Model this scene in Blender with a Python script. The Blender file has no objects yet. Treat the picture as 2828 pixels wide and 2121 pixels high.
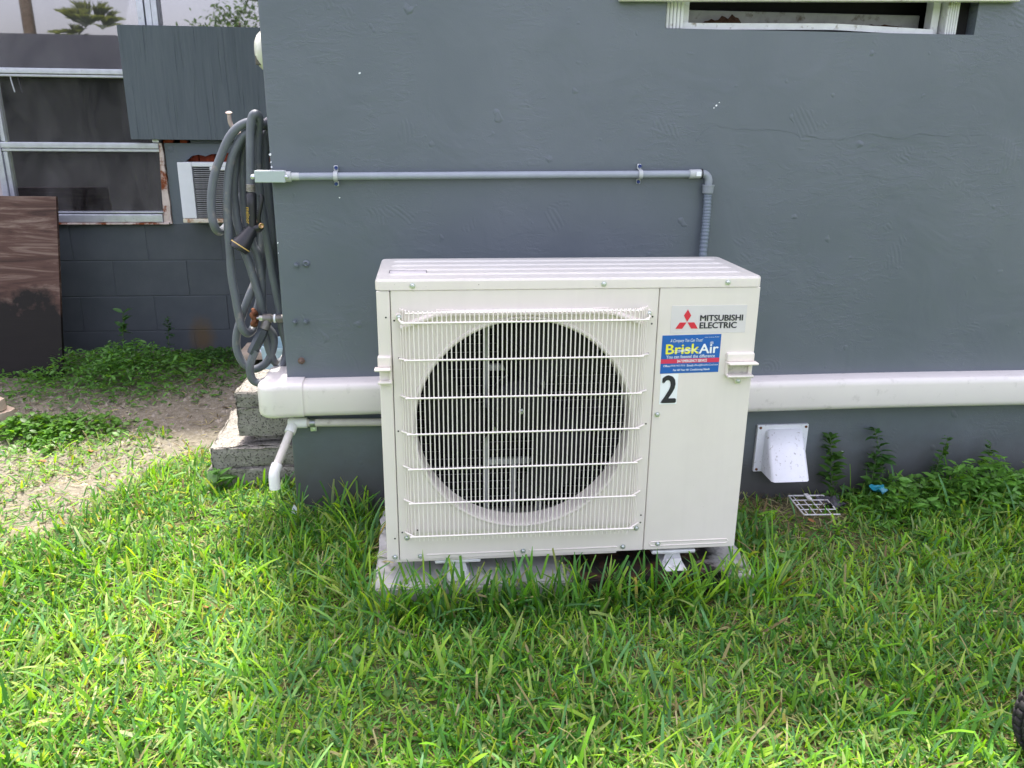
import bpy, bmesh, math, random
import numpy as np
from mathutils import Vector, Matrix

random.seed(7)
RNG = np.random.default_rng(11)
SC = bpy.context.scene
COL = SC.collection

# ------------------------------------------------------------------ camera
cam_d = bpy.data.cameras.new('camera')
cam = bpy.data.objects.new('camera', cam_d)
COL.objects.link(cam)
SC.camera = cam
cam_d.sensor_fit = 'HORIZONTAL'
cam_d.sensor_width = 36.0
cam_d.lens = 28.5487
cam_d.clip_start = 0.05
cam_d.clip_end = 600
_yaw, _pit, _rol = -0.10310642, -0.30634066, 0.00942674
_f = Vector((-math.sin(_yaw) * math.cos(_pit), math.cos(_yaw) * math.cos(_pit), math.sin(_pit)))
_r = Vector((math.cos(_yaw), math.sin(_yaw), 0))
_u = _r.cross(_f)
_r2 = _r * math.cos(_rol) + _u * math.sin(_rol)
_u2 = -_r * math.sin(_rol) + _u * math.cos(_rol)
M = Matrix((_r2, _u2, -_f)).transposed().to_4x4()
M.translation = Vector((0.12783512, -1.93261508, 1.09967241))
cam.matrix_world = M

# ------------------------------------------------------------------ sky, sun, exposure
SUN_EL, SUN_AZ = math.radians(72.0), math.radians(-3.0)      # azimuth measured from +y towards +x
world = bpy.data.worlds.new('World')
SC.world = world
world.use_nodes = True
wn = world.node_tree
for n in list(wn.nodes):
    wn.nodes.remove(n)
sky = wn.nodes.new('ShaderNodeTexSky')
sky.sky_type = 'NISHITA'
sky.sun_disc = False
sky.sun_elevation = SUN_EL
sky.sun_rotation = SUN_AZ
sky.air_density = 1.0
sky.dust_density = 4.0
sky.ozone_density = 1.0
bg = wn.nodes.new('ShaderNodeBackground')
bg.inputs['Strength'].default_value = 0.15
wo = wn.nodes.new('ShaderNodeOutputWorld')
hsv = wn.nodes.new('ShaderNodeHueSaturation')     # humid, hazy air: the blue is washed out evenly over the whole sky
hsv.inputs['Saturation'].default_value = 0.56
wn.links.new(sky.outputs[0], hsv.inputs['Color'])
wbm = wn.nodes.new('ShaderNodeMix')                  # white balance of the hazy sky, the same in every direction
wbm.data_type = 'RGBA'
wbm.blend_type = 'MULTIPLY'
wbm.inputs[0].default_value = 1.0
wbm.inputs[7].default_value = (1.07, 0.965, 1.0, 1)
wn.links.new(hsv.outputs[0], wbm.inputs[6])
wn.links.new(wbm.outputs[2], bg.inputs[0])
wn.links.new(bg.outputs[0], wo.inputs[0])

sun_d = bpy.data.lights.new('sun', 'SUN')
sun_d.energy = 2.1
sun_d.angle = math.radians(3.5)
sun_d.color = (1.0, 0.95, 0.86)
sun = bpy.data.objects.new('sun', sun_d)
COL.objects.link(sun)
_sd = Vector((math.sin(SUN_AZ) * math.cos(SUN_EL), math.cos(SUN_AZ) * math.cos(SUN_EL), math.sin(SUN_EL)))
sun.rotation_euler = _sd.to_track_quat('Z', 'Y').to_euler()
sun.location = (0, 3, 8)

SC.view_settings.view_transform = 'Standard'
SC.view_settings.look = 'None'
SC.view_settings.gamma = 1
SC.view_settings.use_curve_mapping = False
SC.view_settings.exposure = 2.12
SC.render.engine = 'CYCLES'
SC.cycles.max_bounces = 8
SC.cycles.transparent_max_bounces = 16


# ------------------------------------------------------------------ mesh builder
ORG = {}


def rot_to(d):
    return Vector(d).to_track_quat('Z', 'Y').to_matrix()


class MB:
    def __init__(self):
        self.v = []
        self.f = []
        self.m = []
        self.wn = False

    def add(self, vs, fs, mi=0):
        o = len(self.v)
        self.v += [tuple(p) for p in vs]
        for f in fs:
            self.f.append(tuple(i + o for i in f))
            self.m.append(mi)
        return self

    def box(self, lo, hi, mi=0):
        x0, y0, z0 = lo
        x1, y1, z1 = hi
        vs = [(x0, y0, z0), (x1, y0, z0), (x1, y1, z0), (x0, y1, z0), (x0, y0, z1), (x1, y0, z1), (x1, y1, z1), (x0, y1, z1)]
        return self.add(vs, [(0, 3, 2, 1), (4, 5, 6, 7), (0, 1, 5, 4), (1, 2, 6, 5), (2, 3, 7, 6), (3, 0, 4, 7)], mi)

    def rbox(self, lo, hi, r=0.003, seg=2, mi=0, mat=None):
        bm = bmesh.new()
        bmesh.ops.create_cube(bm, size=1)
        lo = Vector(lo)
        hi = Vector(hi)
        for v in bm.verts:
            v.co = Vector((lo[i] if v.co[i] < 0 else hi[i] for i in range(3)))
        bmesh.ops.bevel(bm, geom=bm.edges[:], offset=r, segments=seg, affect='EDGES', profile=0.5)
        self.wn = True
        return self.from_bm(bm, mi, mat)

    def from_bm(self, bm, mi=0, mat=None):
        bm.verts.index_update()
        vs = [(mat @ v.co) if mat is not None else v.co.copy() for v in bm.verts]
        fs = [[v.index for v in f.verts] for f in bm.faces]
        bm.free()
        return self.add(vs, fs, mi)

    def tube(self, path, r, seg=8, caps=True, closed=False, mi=0):
        P = [Vector(p) for p in path]
        n = len(P)
        rs = r if isinstance(r, (list, tuple)) else [r] * n
        vs, fs = [], []
        T = []
        for i in range(n):
            if closed:
                t = P[(i + 1) % n] - P[i - 1]
            else:
                t = P[min(i + 1, n - 1)] - P[max(i - 1, 0)]
            T.append(t.normalized())
        a = Vector((0, 0, 1)) if abs(T[0].z) < 0.9 else Vector((1, 0, 0))
        nrm = (a - T[0] * a.dot(T[0])).normalized()
        for i in range(n):
            if i:
                nrm = (nrm - T[i] * nrm.dot(T[i]))
                nrm.normalize()
            b = T[i].cross(nrm)
            for k in range(seg):
                an = 2 * math.pi * k / seg
                vs.append(P[i] + (nrm * math.cos(an) + b * math.sin(an)) * rs[i])
        m = n if closed else n - 1
        for i in range(m):
            j = (i + 1) % n
            for k in range(seg):
                k2 = (k + 1) % seg
                fs.append((i * seg + k, i * seg + k2, j * seg + k2, j * seg + k))
        if caps and not closed:
            fs.append(tuple(range(seg))[::-1])
            fs.append(tuple((n - 1) * seg + k for k in range(seg)))
        return self.add(vs, fs, mi)

    def cyl(self, p0, p1, r, seg=16, r1=None, mi=0):
        return self.tube([p0, p1], [r, r if r1 is None else r1], seg, mi=mi)

    def lathe(self, prof, origin, axis, seg=24, mi=0, capa=True, capb=True):
        R = rot_to(axis)
        O = Vector(origin)
        vs, fs = [], []
        for (r, h) in prof:
            for k in range(seg):
                a = 2 * math.pi * k / seg
                vs.append(O + R @ Vector((r * math.cos(a), r * math.sin(a), h)))
        for i in range(len(prof) - 1):
            for k in range(seg):
                k2 = (k + 1) % seg
                fs.append((i * seg + k, i * seg + k2, (i + 1) * seg + k2, (i + 1) * seg + k))
        if capa:
            fs.append(tuple(range(seg))[::-1])
        if capb:
            fs.append(tuple((len(prof) - 1) * seg + k for k in range(seg)))
        return self.add(vs, fs, mi)

    def prism(self, poly, y0, y1, mi=0, plane='xz'):
        def pt(a, b, c):
            return (a, c, b) if plane == 'xz' else ((a, b, c) if plane == 'xy' else (c, a, b))
        n = len(poly)
        vs = [pt(a, b, y0) for a, b in poly] + [pt(a, b, y1) for a, b in poly]
        fs = [tuple(range(n)), tuple(range(n, 2 * n))[::-1]]
        for i in range(n):
            j = (i + 1) % n
            fs.append((i, i + n, j + n, j))
        self.add(vs, fs, mi)
        self.fix = True
        return self

    def mesh(self, name, mats, origin=(0, 0, 0), sharp=50, fixn=True):
        me = bpy.data.meshes.new(name)
        o = Vector(origin)
        me.from_pydata([(p[0] - o[0], p[1] - o[1], p[2] - o[2]) for p in self.v], [], self.f)
        for m in (mats if isinstance(mats, (list, tuple)) else [mats]):
            me.materials.append(m)
        me.polygons.foreach_set('material_index', self.m)
        if fixn:
            bm = bmesh.new()
            bm.from_mesh(me)
            bmesh.ops.recalc_face_normals(bm, faces=bm.faces)
            bm.to_mesh(me)
            bm.free()
        me.shade_smooth()
        me.set_sharp_from_angle(angle=math.radians(sharp))
        me.update()
        return me

    def build(self, name, mats, parent=None, label=None, cat=None, group=None, kind=None, sharp=50, fixn=True, origin=None):
        org = ORG[parent.name] if parent else (origin or (0, 0, 0))
        me = self.mesh(name, mats, org, sharp, fixn)
        o = link(name, me, parent, (0, 0, 0) if parent else org, org)
        if self.wn:
            w = o.modifiers.new('weighted_normal', 'WEIGHTED_NORMAL')
            w.keep_sharp = True
        tag(o, label, cat, group, kind)
        return o


def link(name, me, parent=None, loc=(0, 0, 0), org=(0, 0, 0)):
    o = bpy.data.objects.new(name, me)
    COL.objects.link(o)
    o.location = loc
    if parent:
        o.parent = parent
    ORG[o.name] = Vector(org)
    return o


def tag(o, label=None, cat=None, group=None, kind=None):
    if label:
        o['label'] = label
    if cat:
        o['category'] = cat
    if group:
        o['group'] = group
    if kind:
        o['kind'] = kind
    return o


def thing(name, label, cat, loc=(0, 0, 0), group=None):
    o = link(name, None, None, loc, loc)
    o.empty_display_size = 0.05
    return tag(o, label, cat, group)


def piece(name, me, parent, world):
    """a part that shares mesh data; mesh is centred on its own origin"""
    o = link(name, me, parent, Vector(world) - ORG[parent.name], ORG[parent.name])
    return o


def copy_tree(o, parent=None, loc=None):
    c = o.copy()
    COL.objects.link(c)
    c.parent = parent
    if loc is not None:
        c.location = loc
    ORG[c.name] = ORG[o.name]
    for ch in o.children:
        copy_tree(ch, c)
    return c


def spline(pts, n=6):
    P = [Vector(p) for p in pts]
    out = []
    for i in range(len(P) - 1):
        p0, p1, p2, p3 = P[max(i - 1, 0)], P[i], P[i + 1], P[min(i + 2, len(P) - 1)]
        for k in range(n):
            t = k / n
            out.append(0.5 * ((2 * p1) + (p2 - p0) * t + (2 * p0 - 5 * p1 + 4 * p2 - p3) * t * t + (-p0 + 3 * p1 - 3 * p2 + p3) * t ** 3))
    out.append(P[-1])
    return out


def vnoise(x, y, seed=0):
    def h(i, j):
        s = np.sin(i * 127.1 + j * 311.7 + seed * 74.7) * 43758.5453
        return s - np.floor(s)
    xi, yi = np.floor(x), np.floor(y)
    fx, fy = x - xi, y - yi
    fx = fx * fx * (3 - 2 * fx)
    fy = fy * fy * (3 - 2 * fy)
    return (h(xi, yi) * (1 - fx) + h(xi + 1, yi) * fx) * (1 - fy) + (h(xi, yi + 1) * (1 - fx) + h(xi + 1, yi + 1) * fx) * fy


def fnoise(x, y, seed=0, oct=3):
    s, a, t = 0, 1, 0
    for k in range(oct):
        s = s + a * vnoise(x * 2 ** k, y * 2 ** k, seed + k)
        t += a
        a *= 0.5
    return s / t


# ------------------------------------------------------------------ materials
class NT:
    def __init__(self, name):
        self.mat = bpy.data.materials.new(name)
        self.mat.use_nodes = True
        self.t = self.mat.node_tree
        self.b = self.t.nodes['Principled BSDF']
        self.out = self.t.nodes['Material Output']
        self._co = None

    def n(self, typ, **kw):
        nd = self.t.nodes.new(typ)
        for k, v in kw.items():
            setattr(nd, k, v)
        return nd

    def l(self, a, b):
        self.t.links.new(a, b)

    def co(self):
        if self._co is None:
            self._co = self.n('ShaderNodeTexCoord').outputs['Object']
        return self._co

    def mapping(self, scale=(1, 1, 1), rot=(0, 0, 0), loc=(0, 0, 0)):
        m = self.n('ShaderNodeMapping')
        m.inputs['Scale'].default_value = scale
        m.inputs['Rotation'].default_value = rot
        m.inputs['Location'].default_value = loc
        self.l(self.co(), m.inputs[0])
        return m.outputs[0]

    def noise(self, scale, detail=4, rough=0.55, vec=None, dist=0.0):
        nd = self.n('ShaderNodeTexNoise')
        nd.inputs['Scale'].default_value = scale
        nd.inputs['Detail'].default_value = detail
        nd.inputs['Roughness'].default_value = rough
        nd.inputs['Distortion'].default_value = dist
        self.l(vec if vec is not None else self.co(), nd.inputs['Vector'])
        return nd.outputs['Fac']

    def ramp(self, fac, stops):
        r = self.n('ShaderNodeValToRGB')
        el = r.color_ramp.elements
        while len(el) < len(stops):
            el.new(0.5)
        for e, (p, c) in zip(el, stops):
            e.position = p
            e.color = (c, c, c, 1) if isinstance(c, (int, float)) else (*c, 1)
        self.l(fac, r.inputs[0])
        return r.outputs['Color']

    def mix(self, fac, a, b, mode='MIX'):
        m = self.n('ShaderNodeMix', data_type='RGBA', blend_type=mode)
        for sock, val in ((m.inputs[0], fac), (m.inputs[6], a), (m.inputs[7], b)):
            if isinstance(val, (int, float)):
                sock.default_value = val
            elif isinstance(val, tuple):
                sock.default_value = (*val, 1)
            else:
                self.l(val, sock)
        return m.outputs[2]

    def math(self, op, a, b=0.0, c=0.0):
        m = self.n('ShaderNodeMath', operation=op)
        for s, v in zip(m.inputs, (a, b, c)):
            if isinstance(v, (int, float)):
                s.default_value = v
            else:
                self.l(v, s)
        return m.outputs[0]

    def bump(self, h, strength=0.3, dist=0.002, prev=None):
        b = self.n('ShaderNodeBump')
        b.inputs['Strength'].default_value = strength
        b.inputs['Distance'].default_value = dist
        self.l(h, b.inputs['Height'])
        if prev is not None:
            self.l(prev, b.inputs['Normal'])
        self.l(b.outputs[0], self.b.inputs['Normal'])
        return b.outputs[0]

    def base(self, c):
        if isinstance(c, tuple):
            self.b.inputs['Base Color'].default_value = (*c, 1)
        else:
            self.l(c, self.b.inputs['Base Color'])
        return self

    def rough(self, r, spec=None, metal=None):
        if isinstance(r, (int, float)):
            self.b.inputs['Roughness'].default_value = r
        else:
            self.l(r, self.b.inputs['Roughness'])
        if spec is not None:
            self.b.inputs['Specular IOR Level'].default_value = spec
        if metal is not None:
            self.b.inputs['Metallic'].default_value = metal
        return self


def simple(name, c, rough=0.5, spec=0.5, metal=0.0, var=0.12, vscale=25, bump=0.0, bscale=300, dirt=None, dscale=60, dthr=(0.62, 0.75)):
    m = NT(name)
    f = m.noise(vscale, 5)
    lo = tuple(x * (1 - var) for x in c)
    hi = tuple(min(1, x * (1 + var)) for x in c)
    col = m.ramp(f, [(0.3, lo), (0.7, hi)])
    if dirt is not None:
        d = m.ramp(m.noise(dscale, 6, 0.65), [(dthr[0], 0.0), (dthr[1], 1.0)])
        col = m.mix(d, col, dirt)
    m.base(col).rough(rough, spec, metal)
    if bump:
        m.bump(m.noise(bscale, 4), bump, 0.001)
    return m.mat


def wall_paint():
    m = NT('grey_wall_paint')
    big = m.noise(1.6, 3)
    mid = m.noise(9, 5)
    col = m.mix(m.ramp(big, [(0.3, 0.0), (0.7, 1.0)]), (0.097, 0.119, 0.139), (0.130, 0.152, 0.175))
    col = m.mix(m.math('MULTIPLY', mid, 0.22), col, (0.10, 0.122, 0.136))
    # splash dirt on the lowest hand of wall (a stain band with its own ragged edge)
    sep = m.n('ShaderNodeSeparateXYZ')
    m.l(m.co(), sep.inputs[0])
    h = m.math('ADD', sep.outputs['Z'], m.math('MULTIPLY', m.noise(14, 6, 0.65), 0.16))
    d = m.ramp(h, [(0.14, 0.9), (0.28, 0.6), (0.44, 0.0)])
    col = m.mix(d, col, (0.062, 0.057, 0.052))
    # tiny pale nicks in the paint
    nick = m.ramp(m.noise(70, 2, 0.4), [(0.80, 0.0), (0.82, 1.0)])
    col = m.mix(nick, col, (0.35, 0.37, 0.37))
    m.base(col).rough(m.ramp(mid, [(0.3, 0.36), (0.7, 0.52)]), 0.5)
    # relief: broad trowel waves, scraped plaster, roller orange peel, a few combed patches
    wav = m.noise(4.5, 3, 0.5, dist=0.8)
    n1 = m.bump(wav, 0.5, 0.010)
    scr = m.noise(15, 7, 0.62, m.mapping((1.0, 1, 2.4), (0, 0.35, 0)), 1.6)
    patch = m.ramp(m.noise(3.1, 2), [(0.46, 0.0), (0.66, 1.0)])
    n2 = m.bump(m.math('MULTIPLY', m.ramp(scr, [(0.50, 0.0), (0.57, 1.0)]), patch), 0.28, 0.0022, n1)
    scr2 = m.noise(30, 6, 0.7, m.mapping((1.6, 1, 1.0), (0, -0.5, 0), (4, 2, 9)), 2.2)
    n2 = m.bump(m.math('MULTIPLY', m.ramp(scr2, [(0.60, 0.0), (0.66, 1.0)]), patch), 0.30, 0.0022, n2)
    fine = m.noise(190, 4, 0.65)
    n3 = m.bump(fine, 0.26, 0.0011, n2)
    wv = m.n('ShaderNodeTexWave', wave_type='RINGS', rings_direction='Y')
    wv.inputs['Scale'].default_value = 24
    wv.inputs['Distortion'].default_value = 5.0
    wv.inputs['Detail'].default_value = 3
    wv.inputs['Detail Scale'].default_value = 0.25
    vo = m.n('ShaderNodeTexVoronoi')
    vo.inputs['Scale'].default_value = 3.2
    m.l(m.co(), vo.inputs['Vector'])
    vm = m.n('ShaderNodeVectorMath', operation='SUBTRACT')
    m.l(m.co(), vm.inputs[0])
    m.l(vo.outputs['Position'], vm.inputs[1])
    vm2 = m.n('ShaderNodeVectorMath', operation='ADD')
    m.l(vm.outputs[0], vm2.inputs[0])
    m.l(vo.outputs['Color'], vm2.inputs[1])
    m.l(vm2.outputs[0], wv.inputs['Vector'])
    cmask = m.ramp(m.math('ADD', m.noise(6.5, 4, 0.6, m.mapping((1, 1, 1), loc=(3.1, 1.7, 5.2))), 0.0), [(0.61, 0.0), (0.64, 1.0)])
    n4 = m.bump(m.math('MULTIPLY', wv.outputs['Fac'], cmask), 0.32, 0.0014, n3)
    lump = m.ramp(m.noise(17, 2, 0.4, m.mapping((1, 1, 1), loc=(7, 3, 1))), [(0.70, 0.0), (0.76, 1.0)])
    m.bump(lump, 0.6, 0.003, n4)
    return m.mat


def block_paint():
    m = NT('grey_block_paint')
    col = m.ramp(m.noise(6, 5), [(0.3, (0.062, 0.074, 0.085)), (0.7, (0.084, 0.097, 0.108))])
    sep = m.n('ShaderNodeSeparateXYZ')
    g = m.n('ShaderNodeNewGeometry')
    m.l(g.outputs['Position'], sep.inputs[0])
    dx = m.math('ADD', sep.outputs['X'], 1.15)
    dz = m.math('ADD', sep.outputs['Z'], 0.04)
    dd = m.math('SQRT', m.math('ADD', m.math('MULTIPLY', m.math('MULTIPLY', dx, dx), 1.6), m.math('MULTIPLY', m.math('MULTIPLY', dz, dz), 0.6)))
    dd = m.math('ADD', dd, m.math('MULTIPLY', m.noise(30, 5), 0.06))
    col = m.mix(m.ramp(dd, [(0.06, 0.75), (0.14, 0.0)]), col, (0.13, 0.085, 0.035))
    m.base(col).rough(0.55, 0.4)
    n1 = m.bump(m.noise(120, 5, 0.6), 0.35, 0.0015)
    m.bump(m.ramp(m.noise(45, 3), [(0.62, 0.0), (0.7, 1.0)]), 0.25, 0.002, n1)
    return m.mat


def leaf_mat(name, trans=0.42, rough=0.42, spec=0.4):
    m = NT(name)
    a = m.n('ShaderNodeAttribute', attribute_name='col')
    m.base(a.outputs['Color']).rough(rough, spec)
    tr = m.n('ShaderNodeBsdfTranslucent')
    tc = m.mix(1.0, a.outputs['Color'], (1.95, 1.75, 0.45), 'MULTIPLY')
    m.l(tc, tr.inputs['Color'])
    mx = m.n('ShaderNodeMixShader')
    mx.inputs[0].default_value = trans
    m.l(m.b.outputs[0], mx.inputs[1])
    m.l(tr.outputs[0], mx.inputs[2])
    m.l(mx.outputs[0], m.out.inputs['Surface'])
    return m.mat


def ground_mat():
    m = NT('ground_soil')
    a = m.n('ShaderNodeAttribute', attribute_name='col')
    n1 = m.noise(40, 6, 0.7)
    n2 = m.noise(220, 4, 0.7)
    sand = m.mix(m.ramp(n1, [(0.35, 0.0), (0.65, 1.0)]), (0.132, 0.120, 0.088), (0.232, 0.214, 0.162))
    sand = m.mix(m.ramp(n2, [(0.58, 0.0), (0.68, 0.9)]), sand, (0.31, 0.275, 0.235))
    sand = m.mix(m.ramp(m.noise(90, 5, 0.7), [(0.64, 0.0), (0.72, 0.8)]), sand, (0.07, 0.055, 0.04))
    soil = m.mix(n1, (0.07, 0.065, 0.030), (0.15, 0.14, 0.062))
    far = m.mix(n1, (0.05, 0.09, 0.022), (0.10, 0.15, 0.04))
    sp = m.n('ShaderNodeSeparateColor')
    m.l(a.outputs['Color'], sp.inputs[0])
    col = m.mix(sp.outputs[0], soil, sand)
    col = m.mix(sp.outputs[1], col, far)
    m.base(col).rough(0.9, 0.2)
    n = m.bump(n1, 0.6, 0.008)
    m.bump(n2, 0.6, 0.003, n)
    return m.mat


def concrete(name, c0, c1, pit=0.5):
    m = NT(name)
    f = m.noise(30, 6, 0.7)
    col = m.ramp(f, [(0.3, c0), (0.7, c1)])
    pits = m.ramp(m.noise(160, 3, 0.6), [(0.36, 1.0), (0.44, 0.0)])
    col = m.mix(m.math('MULTIPLY', pits, 0.75), col, tuple(x * 0.25 for x in c0))
    moss = m.ramp(m.noise(7, 4), [(0.52, 0.0), (0.72, 0.55)])
    col = m.mix(moss, col, (0.13, 0.135, 0.10))
    m.base(col).rough(0.92, 0.2)
    n = m.bump(f, 0.5, 0.006)
    n = m.bump(pits, -pit if False else pit, 0.004, n)
    m.bump(m.noise(350, 3), 0.4, 0.0012, n)
    return m.mat


def pad_mat():
    m = NT('pad_concrete')
    f = m.noise(22, 6, 0.65)
    col = m.ramp(f, [(0.3, (0.30, 0.305, 0.295)), (0.7, (0.46, 0.465, 0.445))])
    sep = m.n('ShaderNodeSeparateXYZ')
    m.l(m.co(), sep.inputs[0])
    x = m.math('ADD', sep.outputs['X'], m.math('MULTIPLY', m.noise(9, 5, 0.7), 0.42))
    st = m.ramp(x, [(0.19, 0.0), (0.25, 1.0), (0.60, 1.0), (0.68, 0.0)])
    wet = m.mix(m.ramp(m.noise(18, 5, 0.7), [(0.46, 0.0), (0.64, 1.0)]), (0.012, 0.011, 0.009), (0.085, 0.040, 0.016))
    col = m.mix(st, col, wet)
    m.base(col).rough(m.ramp(f, [(0.3, 0.55), (0.7, 0.9)]), 0.35)
    n = m.bump(f, 0.3, 0.003)
    m.bump(m.noise(200, 4, 0.7), 0.35, 0.001, n)
    return m.mat


def wood_board(name, c0, c1, c2, burn=False, axis='x', grooves=0.0):
    m = NT(name)
    sc = (0.9, 9, 9) if axis == 'x' else (16, 16, 1.0)
    v = m.mapping(sc)
    g = m.noise(2.2, 7, 0.66, v, 1.3 if axis == 'x' else 1.6)
    col = m.ramp(g, [(0.28, c0), (0.5, c1), (0.72, c2)])
    if burn:
        sep = m.n('ShaderNodeSeparateXYZ')
        m.l(m.co(), sep.inputs[0])
        z = m.math('ADD', sep.outputs['Z'], m.math('MULTIPLY', m.noise(3.2, 5, 0.62), 0.6))
        col = m.mix(m.ramp(z, [(0.66, 0.985), (0.72, 0.0)]), col, (0.008, 0.007, 0.006))
    m.base(col).rough(0.7, 0.3)
    n = m.bump(g, 0.35, 0.003)
    if grooves:
        gr = m.noise(3.0, 3, 0.5, m.mapping((22, 22, 0.9)), 0.3)
        m.bump(m.ramp(gr, [(0.60, 1.0), (0.68, 0.0)]), grooves, 0.003, n)
    return m.mat


def glass_mat():
    m = NT('dusty_window_glass')
    fr = m.n('ShaderNodeFresnel')
    fr.inputs['IOR'].default_value = 3.1
    gl = m.n('ShaderNodeBsdfGlossy')
    gl.inputs['Roughness'].default_value = 0.016
    gl.inputs['Color'].default_value = (0.93, 0.93, 0.97, 1)
    tr = m.n('ShaderNodeBsdfTransparent')
    tr.inputs['Color'].default_value = (0.62, 0.62, 0.62, 1)
    df = m.n('ShaderNodeBsdfDiffuse')
    df.inputs['Color'].default_value = (0.20, 0.195, 0.19, 1)
    dm = m.ramp(m.noise(7, 6, 0.65, m.mapping((1.0, 1, 0.45)), 0.8), [(0.32, 0.05), (0.72, 0.42)])
    a = m.n('ShaderNodeMixShader')
    m.l(dm, a.inputs[0])
    m.l(tr.outputs[0], a.inputs[1])
    m.l(df.outputs[0], a.inputs[2])
    b = m.n('ShaderNodeMixShader')
    m.l(fr.outputs[0], b.inputs[0])
    m.l(a.outputs[0], b.inputs[1])
    m.l(gl.outputs[0], b.inputs[2])
    m.l(b.outputs[0], m.out.inputs['Surface'])
    return m.mat


WALL = wall_paint()
BLOCK = block_paint()
LEAF = leaf_mat('leaf_green')
GRASS = leaf_mat('grass_blade', 0.36, 0.45, 0.26)
GROUND = ground_mat()
CREAM = simple('cream_powder_coat', (0.735, 0.69, 0.635), 0.38, 0.45, var=0.03, vscale=6, bump=0.06, bscale=900, dirt=(0.42, 0.40, 0.35), dscale=130, dthr=(0.75, 0.82))
def cream_coat(name='cream_powder_coat', k=1.0, tint=(0.735, 0.69, 0.635)):
    m = NT(name)
    st = m.noise(3.0, 5, 0.6, m.mapping((14, 14, 0.5)))
    col = m.mix(m.ramp(st, [(0.45, 0.0), (0.8, 0.22)]), tuple(k * q for q in tint), tuple(k * q * 0.845 for q in tint))
    bl_ = m.ramp(m.noise(5, 5, 0.6), [(0.45, 0.0), (0.8, 0.35)])
    col = m.mix(bl_, col, tuple(k * q for q in (0.60, 0.565, 0.50)))
    sp_ = m.ramp(m.noise(150, 3, 0.5), [(0.745, 0.0), (0.79, 0.8)])
    col = m.mix(sp_, col, (0.22, 0.20, 0.17))
    m.base(col).rough(m.ramp(st, [(0.3, 0.34), (0.7, 0.5)]), 0.45)
    m.bump(m.noise(900, 3), 0.06, 0.001)
    return m.mat


CREAM = cream_coat()
LIDM = cream_coat('sky_dimmed_lid_coat', 0.80, (0.70, 0.70, 0.65))  # lid cream darkened in the colour itself to offset bright overhead skylight
CREAMWIRE = simple('cream_wire_coat', (0.80, 0.76, 0.70), 0.33, 0.5, var=0.03)
CREAMPLAST = simple('cream_plastic', (0.74, 0.69, 0.625), 0.45, 0.4, var=0.04)
DUCT = simple('ivory_vinyl', (0.73, 0.70, 0.66), 0.28, 0.5, var=0.03, vscale=5, dirt=(0.45, 0.43, 0.38), dscale=22, dthr=(0.58, 0.85))
PVC = simple('white_pvc', (0.78, 0.79, 0.78), 0.4, 0.45, var=0.03)
PVCOLD = simple('weathered_pvc', (0.58, 0.56, 0.51), 0.5, 0.4, var=0.08, dirt=(0.36, 0.33, 0.28), dscale=30)
GREYPVC = simple('grey_conduit_pvc', (0.30, 0.335, 0.38), 0.42, 0.45, var=0.05)
PALEPVC = simple('pale_conduit_pvc', (0.46, 0.49, 0.49), 0.42, 0.45, var=0.04)
FLEX = simple('dark_grey_flex', (0.15, 0.185, 0.23), 0.4, 0.45, var=0.08)
NAVY = simple('blue_screw_head', (0.02, 0.045, 0.18), 0.4, 0.5)
ZINC = simple('zinc_steel', (0.62, 0.65, 0.68), 0.34, 0.5, metal=0.85, var=0.12, vscale=60)
GALV = simple('galvanised_foot', (0.74, 0.75, 0.75), 0.4, 0.5, metal=0.15, var=0.12, vscale=40)
HOLE = simple('black_recess', (0.012, 0.012, 0.013), 0.8, 0.2)
COILM = simple('coil_fin_black', (0.012, 0.012, 0.015), 0.5, 0.25, var=0.3, vscale=90)
COILW = simple('coil_guard_wire', (0.55, 0.55, 0.57), 0.4, 0.5, metal=0.6)
BRACK = simple('bracket_greygreen', (0.44, 0.46, 0.43), 0.5, 0.4)
FANM = simple('fan_black_plastic', (0.011, 0.011, 0.013), 0.5, 0.22, var=0.15)
RED = simple('logo_red', (0.62, 0.03, 0.055), 0.4, 0.4, var=0.02)
INK = simple('logo_ink', (0.025, 0.025, 0.035), 0.4, 0.4, var=0.02)
PLATE = simple('logo_film', (0.66, 0.635, 0.64), 0.22, 0.5, var=0.02)
SBLUE = simple('sticker_blue', (0.012, 0.115, 0.43), 0.3, 0.5, var=0.03)
SRED = simple('sticker_red', (0.66, 0.035, 0.10), 0.3, 0.5, var=0.02)
SWHITE = simple('sticker_white', (0.82, 0.86, 0.88), 0.3, 0.5, var=0.02)
SYELL = simple('sticker_yellow', (0.83, 0.80, 0.06), 0.3, 0.5, var=0.02)
ALU = simple('old_aluminium', (0.56, 0.58, 0.63), 0.38, 0.5, metal=0.55, var=0.12, vscale=18, dirt=(0.25, 0.26, 0.27), dscale=35, dthr=(0.62, 0.8))
ALUW = simple('weathered_white_aluminium', (0.70, 0.71, 0.71), 0.5, 0.4, var=0.08, dirt=(0.30, 0.27, 0.22), dscale=38, dthr=(0.58, 0.7), bump=0.2, bscale=80)
JAMBR = simple('rusty_jamb', (0.58, 0.50, 0.44), 0.75, 0.2, var=0.12, dirt=(0.20, 0.055, 0.018), dscale=14, dthr=(0.5, 0.6), bump=0.5, bscale=60)
PINKW = simple('pale_trim_paint', (0.50, 0.45, 0.43), 0.75, 0.2, var=0.12, dirt=(0.36, 0.33, 0.30), dscale=20)
GLASS = glass_mat()
DARKROOM = simple('dark_interior', (0.018, 0.017, 0.018), 0.8, 0.2, var=0.3, vscale=4)
CURTAIN = simple('dim_curtain', (0.074, 0.077, 0.084), 0.85, 0.1, var=0.3, vscale=6)
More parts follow.
